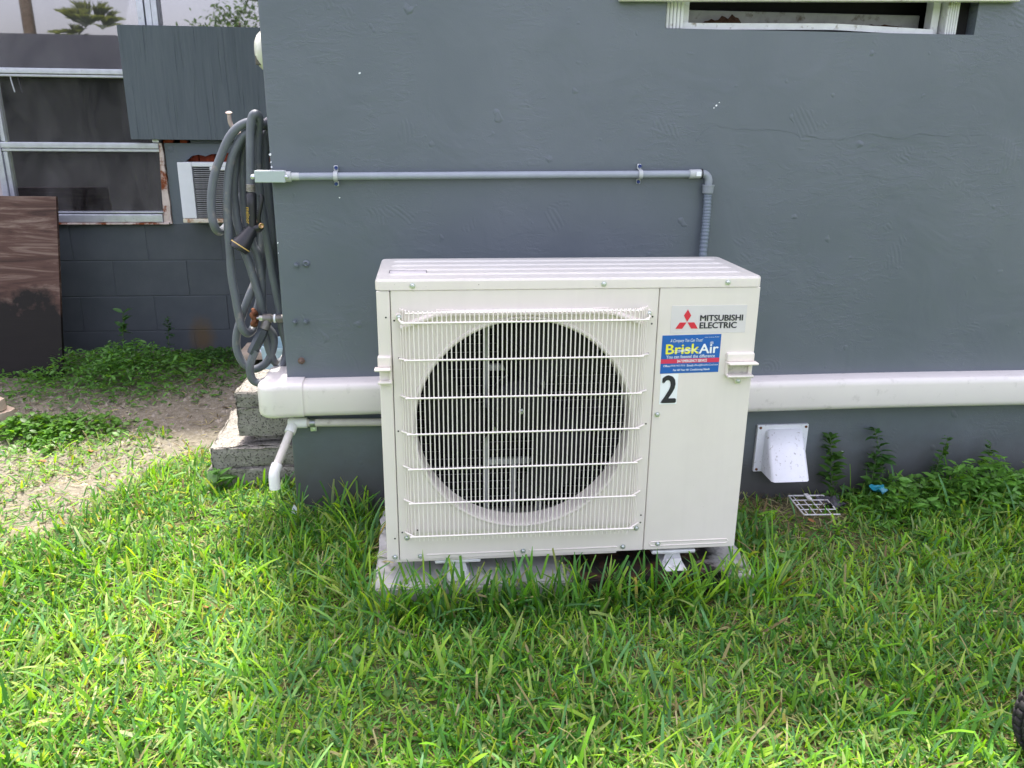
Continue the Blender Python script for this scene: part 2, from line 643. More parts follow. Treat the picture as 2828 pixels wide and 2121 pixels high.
BRICK = simple('raw_red_brick', (0.21, 0.042, 0.018), 0.9, 0.2, var=0.35, vscale=40, bump=0.7, bscale=70)
PLY = wood_board('grey_painted_plywood', (0.085, 0.105, 0.12), (0.105, 0.127, 0.143), (0.122, 0.144, 0.16), axis='z', grooves=0.8)
BURNT = wood_board('weathered_burnt_plywood', (0.030, 0.016, 0.012), (0.095, 0.052, 0.040), (0.27, 0.205, 0.165), burn=True)
PALEWOOD = wood_board('pale_wood', (0.42, 0.33, 0.24), (0.55, 0.45, 0.34), (0.62, 0.54, 0.44))
ACW = simple('ac_white_frame', (0.74, 0.77, 0.80), 0.4, 0.5, var=0.03, dirt=(0.35, 0.16, 0.05), dscale=16, dthr=(0.70, 0.8))
ACRUST = simple('ac_rusty_lip', (0.66, 0.62, 0.50), 0.5, 0.4, var=0.05, dirt=(0.32, 0.12, 0.03), dscale=14, dthr=(0.46, 0.58))
ACFIN = simple('ac_fin_grey', (0.20, 0.205, 0.21), 0.5, 0.4, metal=0.3, var=0.3, vscale=16)
HOSEM = simple('grey_rubber_hose', (0.120, 0.134, 0.152), 0.45, 0.4, var=0.14, vscale=14, dirt=(0.24, 0.22, 0.20), dscale=20, dthr=(0.6, 0.75))
BLACKP = simple('black_plastic', (0.016, 0.017, 0.020), 0.38, 0.5)
GOLD = simple('yellow_band', (0.60, 0.42, 0.13), 0.4, 0.5)
BRASS = simple('dull_brass', (0.48, 0.30, 0.15), 0.38, 0.5, metal=0.8, var=0.15)
OLDBRASS = simple('old_grey_brass', (0.19, 0.18, 0.165), 0.5, 0.5, metal=0.5, var=0.25, vscale=60, bump=0.2, bscale=200)
RUST = simple('rust_iron', (0.17, 0.070, 0.036), 0.8, 0.2, var=0.35, vscale=120, bump=0.6, bscale=250)
VENTW = simple('white_vent_plastic', (0.74, 0.76, 0.80), 0.45, 0.4, var=0.03, dirt=(0.36, 0.35, 0.34), dscale=85, dthr=(0.60, 0.68))
STONE = concrete('rough_concrete_block', (0.21, 0.20, 0.175), (0.36, 0.345, 0.305), 0.8)
PAD = pad_mat()
LAMPM = simple('lamp_cream_glass', (0.68, 0.68, 0.58), 0.2, 0.5, var=0.03)
CYAN = simple('pale_blue_plastic', (0.50, 0.68, 0.72), 0.35, 0.5, var=0.04)
TEAL = simple('teal_plastic_scrap', (0.015, 0.19, 0.26), 0.35, 0.5, var=0.2, vscale=60)
WHITEP = simple('white_plastic', (0.56, 0.56, 0.55), 0.5, 0.4, var=0.12, dirt=(0.2, 0.17, 0.13), dscale=60, dthr=(0.55, 0.7))
RUBBER = simple('dusty_black_rubber', (0.030, 0.029, 0.030), 0.75, 0.3, var=0.3, vscale=50)
ROOFM = simple('roof_shingle_grey', (0.10, 0.10, 0.105), 0.9, 0.2, var=0.25, vscale=40)
FASCIA = simple('white_fascia', (0.62, 0.62, 0.60), 0.6, 0.3)
DEADM = simple('dry_brown_leaf', (0.27, 0.13, 0.055), 0.75, 0.2, var=0.35, vscale=30)
STRAWM = leaf_mat('dry_straw', 0.2, 0.6, 0.2)
PEBM = simple('pale_gravel', (0.23, 0.213, 0.175), 0.85, 0.2, var=0.45, vscale=30)
BARK = simple('grey_bark', (0.16, 0.125, 0.095), 0.9, 0.1, var=0.3, vscale=20)
NHW = simple('neighbour_wall_taupe', (0.034, 0.036, 0.042), 0.8, 0.2)
NHR = simple('neighbour_roof_dark', (0.024, 0.027, 0.034), 0.85, 0.2)
WIREM = simple('overhead_wire', (0.03, 0.03, 0.03), 0.6, 0.3)

YW = 0.52          # face of the main wall
XC = -0.318        # its left corner / the side wall
YR = 2.65          # face of the set-back wall
GZ = -0.118        # lawn level

# ------------------------------------------------------------------ ground
LX = np.array([-9, -2.6, -1.6, -1.29, -1.13, -1.03, -0.98, -0.86, -0.70, -0.318, -0.317, 9])
LY = np.array([1.05, 0.98, 0.80, 0.56, 0.47, 0.55, 0.78, 1.00, 1.16, 1.28, 0.52, 0.52])


def lawn_edge(x):
    return np.interp(x, LX, LY)


def ground_z(x, y):
    x = np.asarray(x, float)
    y = np.asarray(y, float)
    z = GZ + 0.022 * (fnoise(x * 1.7, y * 1.7, 3) - 0.5) + 0.012 * (fnoise(x * 9, y * 9, 8) - 0.5)
    z = z + 0.03 * np.clip((-y - 0.3) / 2.0, 0, 1) * 0.3
    z = z + 0.020 * np.exp(-((x + 0.45) ** 2 + (y - 0.45) ** 2) / 0.12)
    return z


def axis_pts(lo, hi, d, far):
    core = np.arange(lo, hi + 1e-6, d)
    steps = np.array([0.1, 0.3, 0.7, 1.5, 3, 6, 12, 25, 50, far])
    return np.concatenate([(lo - steps)[::-1], core, hi + steps])


gx, gy = axis_pts(-3.2, 3.2, 0.04, 140), axis_pts(-2.4, 2.8, 0.04, 140)
GX, GY = np.meshgrid(gx, gy)
fine = ((np.abs(GX) < 3.3) & (GY > -2.5) & (GY < 2.9))
Zg = np.where(fine, ground_z(GX, GY), GZ)
nxx, nyy = len(gx), len(gy)
me = bpy.data.meshes.new('ground')
idx = np.arange(nxx * nyy).reshape(nyy, nxx)
quads = np.stack([idx[:-1, :-1], idx[:-1, 1:], idx[1:, 1:], idx[1:, :-1]], -1).reshape(-1, 4)
me.from_pydata(np.stack([GX, GY, Zg], -1).reshape(-1, 3).tolist(), [], quads.tolist())
edge = lawn_edge(GX) + 0.25 * (fnoise(GX * 5, GY * 5, 21) - 0.5)
dirt = np.clip((GY - edge + 0.12) / 0.22, 0, 1) * (GX < XC)
dirt = np.maximum(dirt, 0.35 * np.exp(-((GX - 1.27) ** 2 / 0.05 + (GY - 0.48) ** 2 / 0.02)))
farm = np.where(fine, 0.0, 1.0)
attr = me.color_attributes.new('col', 'FLOAT_COLOR', 'POINT')
attr.data.foreach_set('color', np.stack([dirt, farm, dirt * 0, dirt * 0 + 1], -1).reshape(-1).astype(np.float32))
me.materials.append(GROUND)
me.shade_smooth()
tag(link('ground', me), 'lawn soil and bare sandy dirt ground', None, None, 'structure')

# ------------------------------------------------------------------ house
house = thing('house', 'dark grey painted stucco house with a set-back block wall on the left', 'house', (0.0, YW, -0.2))
b = MB()
b.prism([(XC, 2.649), (XC, 0.53), (-0.3155, 0.5235), (-0.309, 0.52), (0.81, 0.52), (0.81, 0.72), (-0.12, 0.72), (-0.12, 2.649)], -0.4, 2.6, plane='xy')
b.box((0.81, 0.52, -0.4), (1.746, 0.72, 1.372))
b.box((0.81, 0.52, 2.1), (1.746, 0.72, 2.6))
b.box((1.746, 0.52, -0.4), (5.2, 0.72, 2.6))
b.box((5.0, 0.72, -0.4), (5.2, 6, 2.6))
b.build('stucco_wall', WALL, house, sharp=40)

# hairline crack, raised plaster ridge
cr = [(0.925, 1.066), (0.95, 1.098), (0.98, 1.111), (1.01, 1.104), (1.06, 1.100), (1.116, 1.097), (1.15, 1.101), (1.19, 1.096), (1.232, 1.088), (1.25, 1.078), (1.262, 1.084), (1.31, 1.074),
      (1.36, 1.072), (1.394, 1.075), (1.43, 1.086), (1.465, 1.090), (1.50, 1.082), (1.55, 1.077), (1.586, 1.079), (1.615, 1.091), (1.644, 1.092), (1.70, 1.086), (1.764, 1.089), (1.83, 1.088)]
pth = [Vector((x, YW - 0.0002, z)) for x, z in cr]
pth = [p + Vector((0, 0, random.uniform(-.0025, .0025))) for p in spline(pth, 4)]
b = MB()
b.tube(pth, [0.0007 * (0.3 + random.random()) for _ in pth], 5)
b.build('plaster_crack', WALL, house)

# bolts and chips on the wall
bolt = MB()
bolt.lathe([(0.0095, 0), (0.0095, 0.002), (0.0062, 0.0022), (0.0062, 0.009), (0.004, 0.0105)], (0, 0, 0), (0, -1, 0), 6)
bolt_me = bolt.mesh('wall_bolt', simple('painted_bolt', (0.105, 0.128, 0.148), 0.5, 0.4))
for x, z in ((-0.265, 0.704), (-0.281, 0.532), (-0.249, 0.532)):
    piece('wall_bolt', bolt_me, house, (x, YW, z))
b = MB()
b.lathe([(0.011, 0), (0.010, 0.003), (0.006, 0.005), (0.004, 0.002)], (-0.236, YW, 0.708), (0, -1, 0), 12)
b.build('filled_hole', WALL, house)
b = MB()
b.lathe([(0.011, 0), (0.011, 0.004), (0.007, 0.006), (0.006, 0.013), (0.003, 0.016)], (-0.270, YW, 0.410), (0.2, -1, 0), 8)
b.build('rusty_stud', simple('painted_rust', (0.13, 0.09, 0.07), 0.7, 0.3, var=0.4, vscale=150), house)
for x, z, s in ((-0.054, 1.24, 0.004), (0.979, 1.166, 0.0042), (0.972, 1.159, 0.003), (0.987, 1.174, 0.0025), (-0.315, 1.02, 0.005), (-0.3145, 0.998, 0.003), (-0.314, 0.985, 0.0035), (-0.313, 0.77, 0.003), (-0.3135, 0.74, 0.002), (1.52, 0.05, 0.006), (0.66, 0.70, 0.003), (-0.128, 0.90, 0.003)):
    b = MB()
    k = random.randint(5, 7)
    b.prism([(x + s * random.uniform(.35, 1) * math.cos(6.283 * i / k), z + s * random.uniform(.35, 1) * math.sin(6.283 * i / k)) for i in range(k)], YW - 0.0006, YW + 0.001)
    b.build('paint_chip', SWHITE, house)

# high window in the main wall
win = MB()
win.rbox((0.872, 0.562, 1.372), (0.89, 0.60, 2.1), 0.002)
wframe = win.build('window', ALUW, house)
b = MB()
b.rbox((1.632, 0.562, 1.372), (1.655, 0.60, 2.1), 0.002)
b.build('stile', ALUW, wframe)
b = MB()
seg = []
for i in range(25):
    x = 0.86 + (1.632 - 0.86) * i / 24
    bend = 0.010 * max(0, 1 - abs((x - 1.32) / 0.40))
    seg.append((x, 1.383 + bend - 0.006 * (i / 24)))
for i in range(24):
    (x0, z0), (x1, z1) = seg[i], seg[i + 1]
    vs = [(x0, 0.545, z0 - .009), (x1, 0.545, z1 - .009), (x1, 0.60, z1 - .009), (x0, 0.60, z0 - .009), (x0, 0.545, z0 + .008), (x1, 0.545, z1 + .008), (x1, 0.60, z1 + .012), (x0, 0.60, z0 + .012)]
    b.add(vs, [(0, 3, 2, 1), (4, 5, 6, 7), (0, 1, 5, 4), (2, 3, 7, 6)])
b.build('bent_sill_rail', ALUW, wframe)
b = MB()
b.rbox((0.885, 0.64, 1.372), (1.64, 0.655, 1.437), 0.003)
b.build('inner_sill_board', simple('dull_sill_board', (0.36, 0.36, 0.35), 0.6, 0.3, var=0.15, dirt=(0.15, 0.13, 0.1), dscale=30, dthr=(0.55, 0.7)), wframe)
for x0, x1 in ((0.815, 0.868), (1.662, 1.70)):
    b = MB()
    k = 5
    for i in range(k):
        b.rbox((x0 + (x1 - x0) * i / k, 0.535, 1.3725), (x0 + (x1 - x0) * (i + 1) / k - 0.001, 0.60, 2.1), 0.003)
    b.build('fluted_jamb', ALUW, wframe)
b = MB()
b.box((0.812, 0.70, 1.374), (1.744, 0.716, 2.098))
b.box((1.702, 0.56, 1.374), (1.744, 0.70, 2.098))
b.build('dark_opening', DARKROOM, wframe)
for cx, w, hh in ((1.005, 0.11, 0.030), (1.50, 0.15, 0.016)):
    b = MB()
    vs, fs = [], []
    n = 14
    for i in range(n + 1):
        t = i / n
        h = hh * (math.sin(math.pi * t) ** 0.7) * random.uniform(.55, 1.1) * (0.5 + t)
        vs += [(cx + w * (t - 0.5) * 1.3, 0.60, 1.385), (cx + w * (t - 0.5) * 1.3, 0.612, 1.392 + h), (cx + w * (t - 0.5) * 1.3, 0.64, 1.39 + h * 0.8)]
    for i in range(n):
        for j in range(2):
            fs.append((i * 3 + j, i * 3 + 3 + j, i * 3 + 4 + j, i * 3 + 1 + j))
    b.add(vs, fs)
    b.build('dirt_pile', simple('crumbled_soil', (0.06, 0.035, 0.022), 0.95, 0.1, var=0.5, vscale=120, bump=0.9, bscale=120), wframe)
# closed awning shutter whose bottom rail crosses the top of the view
b = MB()
Rm = Matrix.Translation((1.262, 0.505, 1.4615)) @ Matrix.Rotation(math.radians(-1.2), 4, 'Y')
b.rbox((-0.592, -0.012, -0.0125), (0.592, 0.0135, 0.0125), 0.003, mat=Rm)
for sx in (-0.577, 0.577):
    b.rbox((1.262 + sx - 0.015, 0.495, 1.496), (1.262 + sx + 0.015, 0.518, 2.12), 0.003)
sash = b.build('awning_sash', simple('cream_sash', (0.66, 0.65, 0.58), 0.5, 0.4, dirt=(0.3, 0.25, 0.2), dscale=30), house)
for k in range(10):
    b = MB()
    b.rbox((0.702, 0.500, 1.497 + k * 0.0622), (1.822, 0.512, 1.497 + k * 0.0622 + 0.060), 0.003)
    b.build('slat', simple('cream_slat', (0.64, 0.63, 0.57), 0.5, 0.4), sash)

# set-back wall: concrete blocks, stucco round the air conditioner, window
bl = MB()
bl.rbox((-0.193, 0, -0.0955), (0.193, 0.09, 0.0955), 0.003, 2)
bl_me = bl.mesh('concrete_block', BLOCK)
rows = [(0.488, -1.385), (0.293, -1.58), (0.098, -1.385), (-0.097, -1.58)]
for zc, j in rows:
    for k in range(-9, 5):
        xc = j + 0.195 + 0.39 * k
        if -5.2 < xc < -0.45:
            o = piece('concrete_block', bl_me, house, (xc, YR + random.uniform(-.0012, .0012), zc + random.uniform(-.001, .001)))
            md = o.modifiers.new('weighted_normal', 'WEIGHTED_NORMAL')
b = MB()
b.box((-8.0, YR + 0.0022, -0.4), (XC, YR + 0.08, 0.585))
b.build('mortar', BLOCK, house)
b = MB()
b.box((-8.0, YR, 0.5855), (-2.075, YR + 0.10, 2.55))
b.box((-2.075, YR, 2.3), (XC, YR + 0.10, 2.55))
b.box((-0.55, YR, 1.02), (XC, YR + 0.10, 2.3))
b.box((-1.237, YR, 0.5855), (-1.135, YR + 0.05, 1.004))
b.box((-0.69, YR, 0.5855), (XC, YR + 0.05, 1.004))
b.box((-1.135, YR, 0.5855), (-0.69, YR + 0.05, 0.604))
top = [(-1.135, 1.004), (-1.135, 0.915), (-1.12, 0.926), (-1.105, 0.94), (-1.07, 0.947), (-1.05, 0.943), (-1.035, 0.938), (-1.02, 0.944), (-1.0, 0.951), (-0.975, 0.95), (-0.95, 0.953), (-0.93, 0.96),
       (-0.90, 0.953), (-0.86, 0.956), (-0.82, 0.949), (-0.79, 0.944), (-0.74, 0.95), (-0.69, 0.945), (-0.69, 1.004)]
b.prism(top[::-1], YR, YR + 0.05)
b.build('set_back_stucco', WALL, house)
b = MB()
for i in range(6):
    b.rbox((-1.16 + 0.085 * i, YR + 0.034, 0.87), (-1.08 + 0.085 * i, YR + 0.09, 0.975), 0.006)
b.box((-1.16, YR + 0.052, 0.60), (-0.66, YR + 0.09, 1.0))
b.build('exposed_red_brick', BRICK, house)
for x0, x1 in ((-1.24, -1.19), (-1.155, -1.12)):
    b = MB()
    b.rbox((x0, YR - 0.003, 1.006), (x1, YR + 0.03, 1.022), 0.003)
    b.build('red_brick_edge', BRICK, house)
b = MB()
b.rbox((-1.10, YR - 0.012, 1.0055), (-0.56, YR + 0.03, 1.0215), 0.003)
b.build('painted_lintel_strip', BLOCK, house)

# rear window
b = MB()
FR0, FR1 = YR - 0.018, YR + 0.045
b.rbox((-2.072, FR0, 0.586), (-2.042, FR1, 2.3), 0.003)                     # left jamb
b.rbox((-2.0415, FR0 - 0.003, 0.598), (-1.282, FR1, 0.640), 0.004)         # sill
b.rbox((-2.0415, FR0 + 0.006, 0.645), (-1.272, FR1, 0.652), 0.001)
b.rbox((-2.0415, FR0, 0.975), (-1.262, FR1, 1.004), 0.003)                 # lower rail
b.rbox((-2.0415, FR0 + 0.008, 0.959), (-1.262, FR1, 0.973), 0.002)
b.rbox((-2.0415, FR0, 1.334), (-1.29, FR1, 1.361), 0.003)                  # upper rail
b.rbox((-2.0415, FR0 + 0.008, 1.320), (-1.29, FR1, 1.332), 0.002)
b.rbox((-1.289, FR0 - 0.004, 1.006), (-1.255, FR1, 2.3), 0.003)            # mullion
b.rbox((-1.252, FR0 + 0.004, 1.0225), (-1.222, FR1, 2.3), 0.003)
b.rbox((-1.219, FR0 - 0.004, 1.0225), (-1.190, FR1, 2.3), 0.003)
b.rbox((-2.04, FR0 + 0.012, 0.655), (-2.018, FR1, 0.957), 0.002)
b.rbox((-2.04, FR0 + 0.012, 1.006), (-2.018, FR1, 1.318), 0.002)
wr = b.build('window', ALU, house)
b = MB()
poly = [(-1.281, 0.588), (-1.240, 0.588), (-1.243, 0.64), (-1.239, 0.70), (-1.244, 0.76), (-1.240, 0.82), (-1.246, 0.88), (-1.242, 0.94), (-1.247, 1.004), (-1.262, 1.004), (-1.262, 0.96), (-1.272, 0.80)]
b.prism(poly, YR - 0.012, YR + 0.04)
b.build('rusty_jamb', JAMBR, wr)
b = MB()
b.rbox((-2.0415, YR - 0.03, 0.5865), (-1.25, YR + 0.03, 0.5965), 0.003)
b.build('sill_edge', JAMBR, wr)
b = MB()
b.box((-2.20, YR - 0.004, 0.60), (-2.0725, YR - 0.0005, 1.0))
b.build('pale_trim', PINKW, house)
for x0, x1, z0, z1, tilt in ((-2.02, -1.268, 0.65, 0.962, 0.0), (-2.02, -1.288, 1.003, 1.322, 0.0), (-2.042, -1.288, 1.36, 2.3, 0.0), (-1.192, -0.55, 1.02, 2.3, 0.0)):
    b = MB()
    b.box((x0, YR + 0.018, z0), (x1, YR + 0.022, z1))
    b.build('pane', GLASS, wr)
b = MB()
vs, fs = [], []
nc = 160
for i in range(nc + 1):
    x = -2.06 + 0.80 * i / nc
    y = YR + 0.10 + 0.018 * math.sin(i * 0.62) + 0.012 * math.sin(i * 0.23 + 1)
    vs += [(x, y, 0.55), (x, y, 2.3)]
for i in range(nc):
    if i in (65, 66, 67, 68, 69, 70, 71, 72, 104, 105, 128, 129, 130, 131, 132):
        continue
    fs.append((2 * i, 2 * i + 2, 2 * i + 3, 2 * i + 1))
b.add(vs, fs)
b.build('curtain', CURTAIN, wr, fixn=False)
b = MB()
b.box((-2.2, YR + 0.5, 0.4), (-0.4, YR + 0.52, 2.4))
b.build('dark_room', DARKROOM, wr)
b = MB()
b.tube([(-1.935, YR - 0.022, 1.322), (-1.932, YR - 0.022, 1.29), (-1.925, YR - 0.022, 1.245)], 0.0035, 6)
b.build('sash_pull', ALU, wr)

# roofs with their eaves
b = MB()
b.box((-0.333, 0.28, 2.60), (5.4, 6.2, 2.605))
vs = [(-0.333, 0.28, 2.605), (5.4, 0.28, 2.605), (5.4, 6.2, 3.7), (-0.333, 6.2, 3.7), (-0.333, 0.28, 2.72), (5.4, 0.28, 2.72), (5.4, 6.2, 3.82), (-0.333, 6.2, 3.82)]
b.add(vs, [(0, 3, 2, 1), (4, 5, 6, 7), (0, 1, 5, 4), (1, 2, 6, 5), (2, 3, 7, 6), (3, 0, 4, 7)])
vs = [(-8.4, 2.22, 2.55), (-0.34, 2.22, 2.55), (-0.34, 6.2, 3.3), (-8.4, 6.2, 3.3), (-8.4, 2.22, 2.66), (-0.34, 2.22, 2.66), (-0.34, 6.2, 3.42), (-8.4, 6.2, 3.42)]
b.add(vs, [(0, 3, 2, 1), (4, 5, 6, 7), (0, 1, 5, 4), (1, 2, 6, 5), (2, 3, 7, 6), (3, 0, 4, 7)])
b.build('roof', ROOFM, house)

# ------------------------------------------------------------------ plywood over the window, window air conditioner
b = MB()
b.rbox((-1.383, 2.596, 1.022), (-0.62, 2.615, 1.565), 0.002)
for x, z in ((-1.29, 1.55), (-1.36, 1.29), (-0.9, 1.55), (-1.2, 1.04)):
    b.lathe([(0.004, 0), (0.003, 0.001)], (x, 2.596, z), (0, -1, 0), 8)
b.build('plywood_panel', PLY, None, 'grey painted grooved plywood sheet covering the upper part of the left window', 'board', origin=(-1.0, 2.6, 1.022))

ac = thing('window_air_conditioner', 'white window air conditioner with rusty lower lip set in the wall behind the hose', 'air conditioner', (-0.97, 2.6, 0.606))
b = MB()
AX0, AX1, AZ0, AZ1, AY = -1.147, -0.70, 0.607, 0.913, 2.52
b.rbox((AX0, AY, AZ0 + 0.022), (AX0 + 0.072, AY + 0.02, AZ1), 0.004)
b.rbox((AX0 + 0.0725, AY, AZ1 - 0.022), (AX1 - 0.052, AY + 0.02, AZ1), 0.003)
b.rbox((AX0 + 0.16, AY - 0.001, AZ1 - 0.04), (AX0 + 0.26, AY + 0.02, AZ1 - 0.0225), 0.003)
b.rbox((AX1 - 0.05, AY, AZ0 + 0.022), (AX1, AY + 0.02, AZ1), 0.004)
b.build('frame', ACW, ac)
b = MB()
b.box((AX0 + 0.004, AY + 0.0205, AZ0 + 0.004), (AX1 - 0.004, YR + 0.03, AZ1 - 0.003))
b.build('case', ACW, ac)
b = MB()
b.rbox((AX0, AY - 0.002, AZ0), (AX1, AY + 0.02, AZ0 + 0.021), 0.003)
b.build('lower_lip', ACRUST, ac, 'rust stained cream lower lip')
b = MB()
b.box((AX0 + 0.073, AY + 0.016, AZ0 + 0.0215), (AX1 - 0.053, AY + 0.019, AZ1 - 0.0225))
b.build('fin_backing', HOLE, ac)
lou = MB()
lou.rbox((-0.1605, -0.004, -0.0032), (0.1605, 0.006, 0.0032), 0.0012, 1)
lou_me = lou.mesh('louvre', ACFIN)
for i in range(26):
    o = piece('louvre', lou_me, ac, ((AX0 + 0.073 + AX1 - 0.053) / 2, AY + 0.009, AZ0 + 0.028 + i * 0.0099))
    o.rotation_euler = (0, math.radians(random.uniform(-.5, .5)), 0)

# ------------------------------------------------------------------ outdoor condenser unit
H = 0.7526
W = 0.95
D = 0.318
un = thing('condenser_unit', 'cream outdoor air conditioner condenser with wire fan guard on a concrete pad', 'air conditioner', (0.475, 0.16, 0.0))
b = MB()
bm = bmesh.new()
bmesh.ops.create_cube(bm, size=1)
for v in bm.verts:
    v.co = Vector(((-0.002 if v.co.x < 0 else W + 0.002), (-0.002 if v.co.y < 0 else D + 0.004), (0.7262 if v.co.z < 0 else H)))
bmesh.ops.bevel(bm, geom=[e for e in bm.edges if abs(e.verts[0].co.z - e.verts[1].co.z) > 0.01], offset=0.016, segments=4, affect='EDGES', profile=0.5)
te = [e for e in bm.edges if e.verts[0].co.z > H - 1e-4 and e.verts[1].co.z > H - 1e-4]
bmesh.ops.bevel(bm, geom=te, offset=0.007, segments=3, affect='EDGES', profile=0.5)
b.from_bm(bm)
b.wn = True
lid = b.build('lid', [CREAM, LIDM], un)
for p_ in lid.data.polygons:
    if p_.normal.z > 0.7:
        p_.material_index = 1  # upward faces take the darkened cream that tones down the skylight
for y in (0.062, 0.128, 0.195, 0.262):
    b = MB()
    prof = [(-0.0075, -0.001), (-0.0055, 0.0012), (-0.003, 0.0034), (0, 0.0038), (0.003, 0.0034), (0.0055, 0.0012), (0.0075, -0.001)]
    xs = [0.03, 0.045, 0.905, 0.92]
    sc = [0.05, 1, 1, 0.05]
    vs = [(x, y + p[0], H + p[1] * (s if p[1] > 0 else 1)) for x, s in zip(xs, sc) for p in prof]
    fs = [(i * 7 + j, i * 7 + 7 + j, i * 7 + 8 + j, i * 7 + 1 + j) for i in range(3) for j in range(6)]
    b.add(vs, fs)
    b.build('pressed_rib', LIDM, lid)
b = MB()
b.rbox((0.029, 0.086, H - 0.001), (0.120, 0.118, H + 0.0008), 0.0005, 1)
b.build('rating_label', PLATE, lid)
b = MB()
for a in ((0.028, 0.085, 0.0295, 0.119), (0.1195, 0.085, 0.121, 0.119), (0.028, 0.1185, 0.121, 0.1195)):
    b.box((a[0], a[1], H - 0.001), (a[2], a[3], H + 0.0012))
b.build('label_edge', INK, lid)

# corner post, front fan panel with round opening, service panel
b = MB()
b.rbox((0.0, 0.0, 0.0), (0.0318, 0.10, 0.7245), 0.003)
b.build('corner_post', CREAM, un)
b = MB()
b.rbox((0.6928, 0.0, 0.0), (W, 0.10, 0.7255), 0.003)
svc = b.build('service_panel', CREAM, un)
FX, FZ, FRR = 0.3595, 0.373, 0.2755
x0, x1, z0, z1 = 0.0335, 0.6912, 0.0, 0.7255
NA = 128
angs = sorted(set([2 * math.pi * i / NA for i in range(NA)] + [math.atan2(zz - FZ, xx - FX) % (2 * math.pi) for xx in (x0, x1) for zz in (z0, z1)]))


def rectpt(a, ins=0.0):
    c, s = math.cos(a), math.sin(a)
    t = 1e9
    if c > 1e-9:
        t = min(t, (x1 - ins - FX) / c)
    if c < -1e-9:
        t = min(t, (x0 + ins - FX) / c)
    if s > 1e-9:
        t = min(t, (z1 - ins - FZ) / s)
    if s < -1e-9:
        t = min(t, (z0 + ins - FZ) / s)
    return FX + t * c, FZ + t * s


b = MB()
n = len(angs)
loops = []
loops.append([(rectpt(a)[0], 0.03, rectpt(a)[1]) for a in angs])
loops.append([(rectpt(a)[0], 0.002, rectpt(a)[1]) for a in angs])
loops.append([(rectpt(a, 0.002)[0], 0.0, rectpt(a, 0.002)[1]) for a in angs])
# bell mouth: a raised lip, then a throat that narrows inwards
for r, y in ((FRR + 0.012, 0.0), (FRR + 0.010, -0.003), (FRR + 0.006, -0.004), (FRR + 0.002, -0.002), (FRR - 0.0005, 0.004), (FRR - 0.0015, 0.014), (FRR - 0.002, 0.03), (FRR - 0.002, 0.056)):
    loops.append([(FX + r * math.cos(a), y, FZ + r * math.sin(a)) for a in angs])
vs = [p for l in loops for p in l]
fs = [(i * n + k, i * n + (k + 1) % n, (i + 1) * n + (k + 1) % n, (i + 1) * n + k) for i in range(len(loops) - 1) for k in range(n)]
b.add(vs, fs)
fanp = b.build('fan_panel', CREAM, un, sharp=35)
# hood ridge above the opening
b = MB()
rid = [(0.054, 0.634), (0.090, 0.646), (0.138, 0.664), (0.175, 0.667), (0.540, 0.667), (0.575, 0.664), (0.625, 0.646), (0.658, 0.634)]
prof = [(0.001, 0.010), (-0.010, 0.006), (-0.012, 0.002), (-0.011, -0.003), (0.001, -0.006)]
vs = [(x, p[0], z + p[1]) for x, z in rid for p in prof]
fs = [(i * 5 + j, i * 5 + 5 + j, i * 5 + 6 + j, i * 5 + 1 + j) for i in range(len(rid) - 1) for j in range(4)]
b.add(vs, fs)
b.build('hood_ridge', CREAM, fanp)
b = MB()
for xa, xb in ((0.138, 0.186), (0.522, 0.57)):
    b.prism([(xa, 0.672), (xa + 0.004, 0.6785), (xb - 0.004, 0.6785), (xb, 0.672)], -0.003, 0.001)
b.build('hood_tab', CREAMPLAST, fanp)
gro = MB()
for xa, xb in ((0.104, 0.346), (0.378, 0.620)):
    gro.rbox((xa, -0.0022, 0.0125), (xb, 0.001, 0.0165), 0.0018)
gro.build('pressed_rib', CREAM, fanp)
gro = MB()
gro.rbox((0.712, -0.0018, 0.0235), (0.926, 0.001, 0.0262), 0.0012)
gro.rbox((0.712, -0.0018, 0.0115), (0.926, 0.001, 0.0142), 0.0012)
gro.tube([(0.713, -0.0006, 0.0248), (0.7085, -0.0006, 0.019), (0.713, -0.0006, 0.0128)], 0.0014, 6)
gro.tube([(0.925, -0.0006, 0.0248), (0.9295, -0.0006, 0.019), (0.925, -0.0006, 0.0128)], 0.0014, 6)
gro.build('pressed_rib', CREAM, svc)
# body behind
b = MB()
b.box((0.0015, 0.1005, 0.002), (0.004, D, 0.724))
b.box((W - 0.004, 0.1005, 0.002), (W - 0.0015, D, 0.724))
b.box((0.004, 0.03, 0.0005), (W - 0.004, D, 0.006))
b.box((0.70, 0.1005, 0.006), (0.703, D - 0.02, 0.722))
b.box((0.004, D - 0.004, 0.006), (W - 0.004, D, 0.722))
b.rbox((0.02, 0.004, -0.008), (0.62, 0.30, 0.0), 0.003)
b.build('cabinet', CREAM, un)
# dark seams backing
for xs_ in (0.0305, 0.6900):
    b = MB()
    b.box((xs_, 0.02, 0.004), (xs_ + 0.004, 0.03, 0.723))
    b.build('panel_seam', HOLE, un)
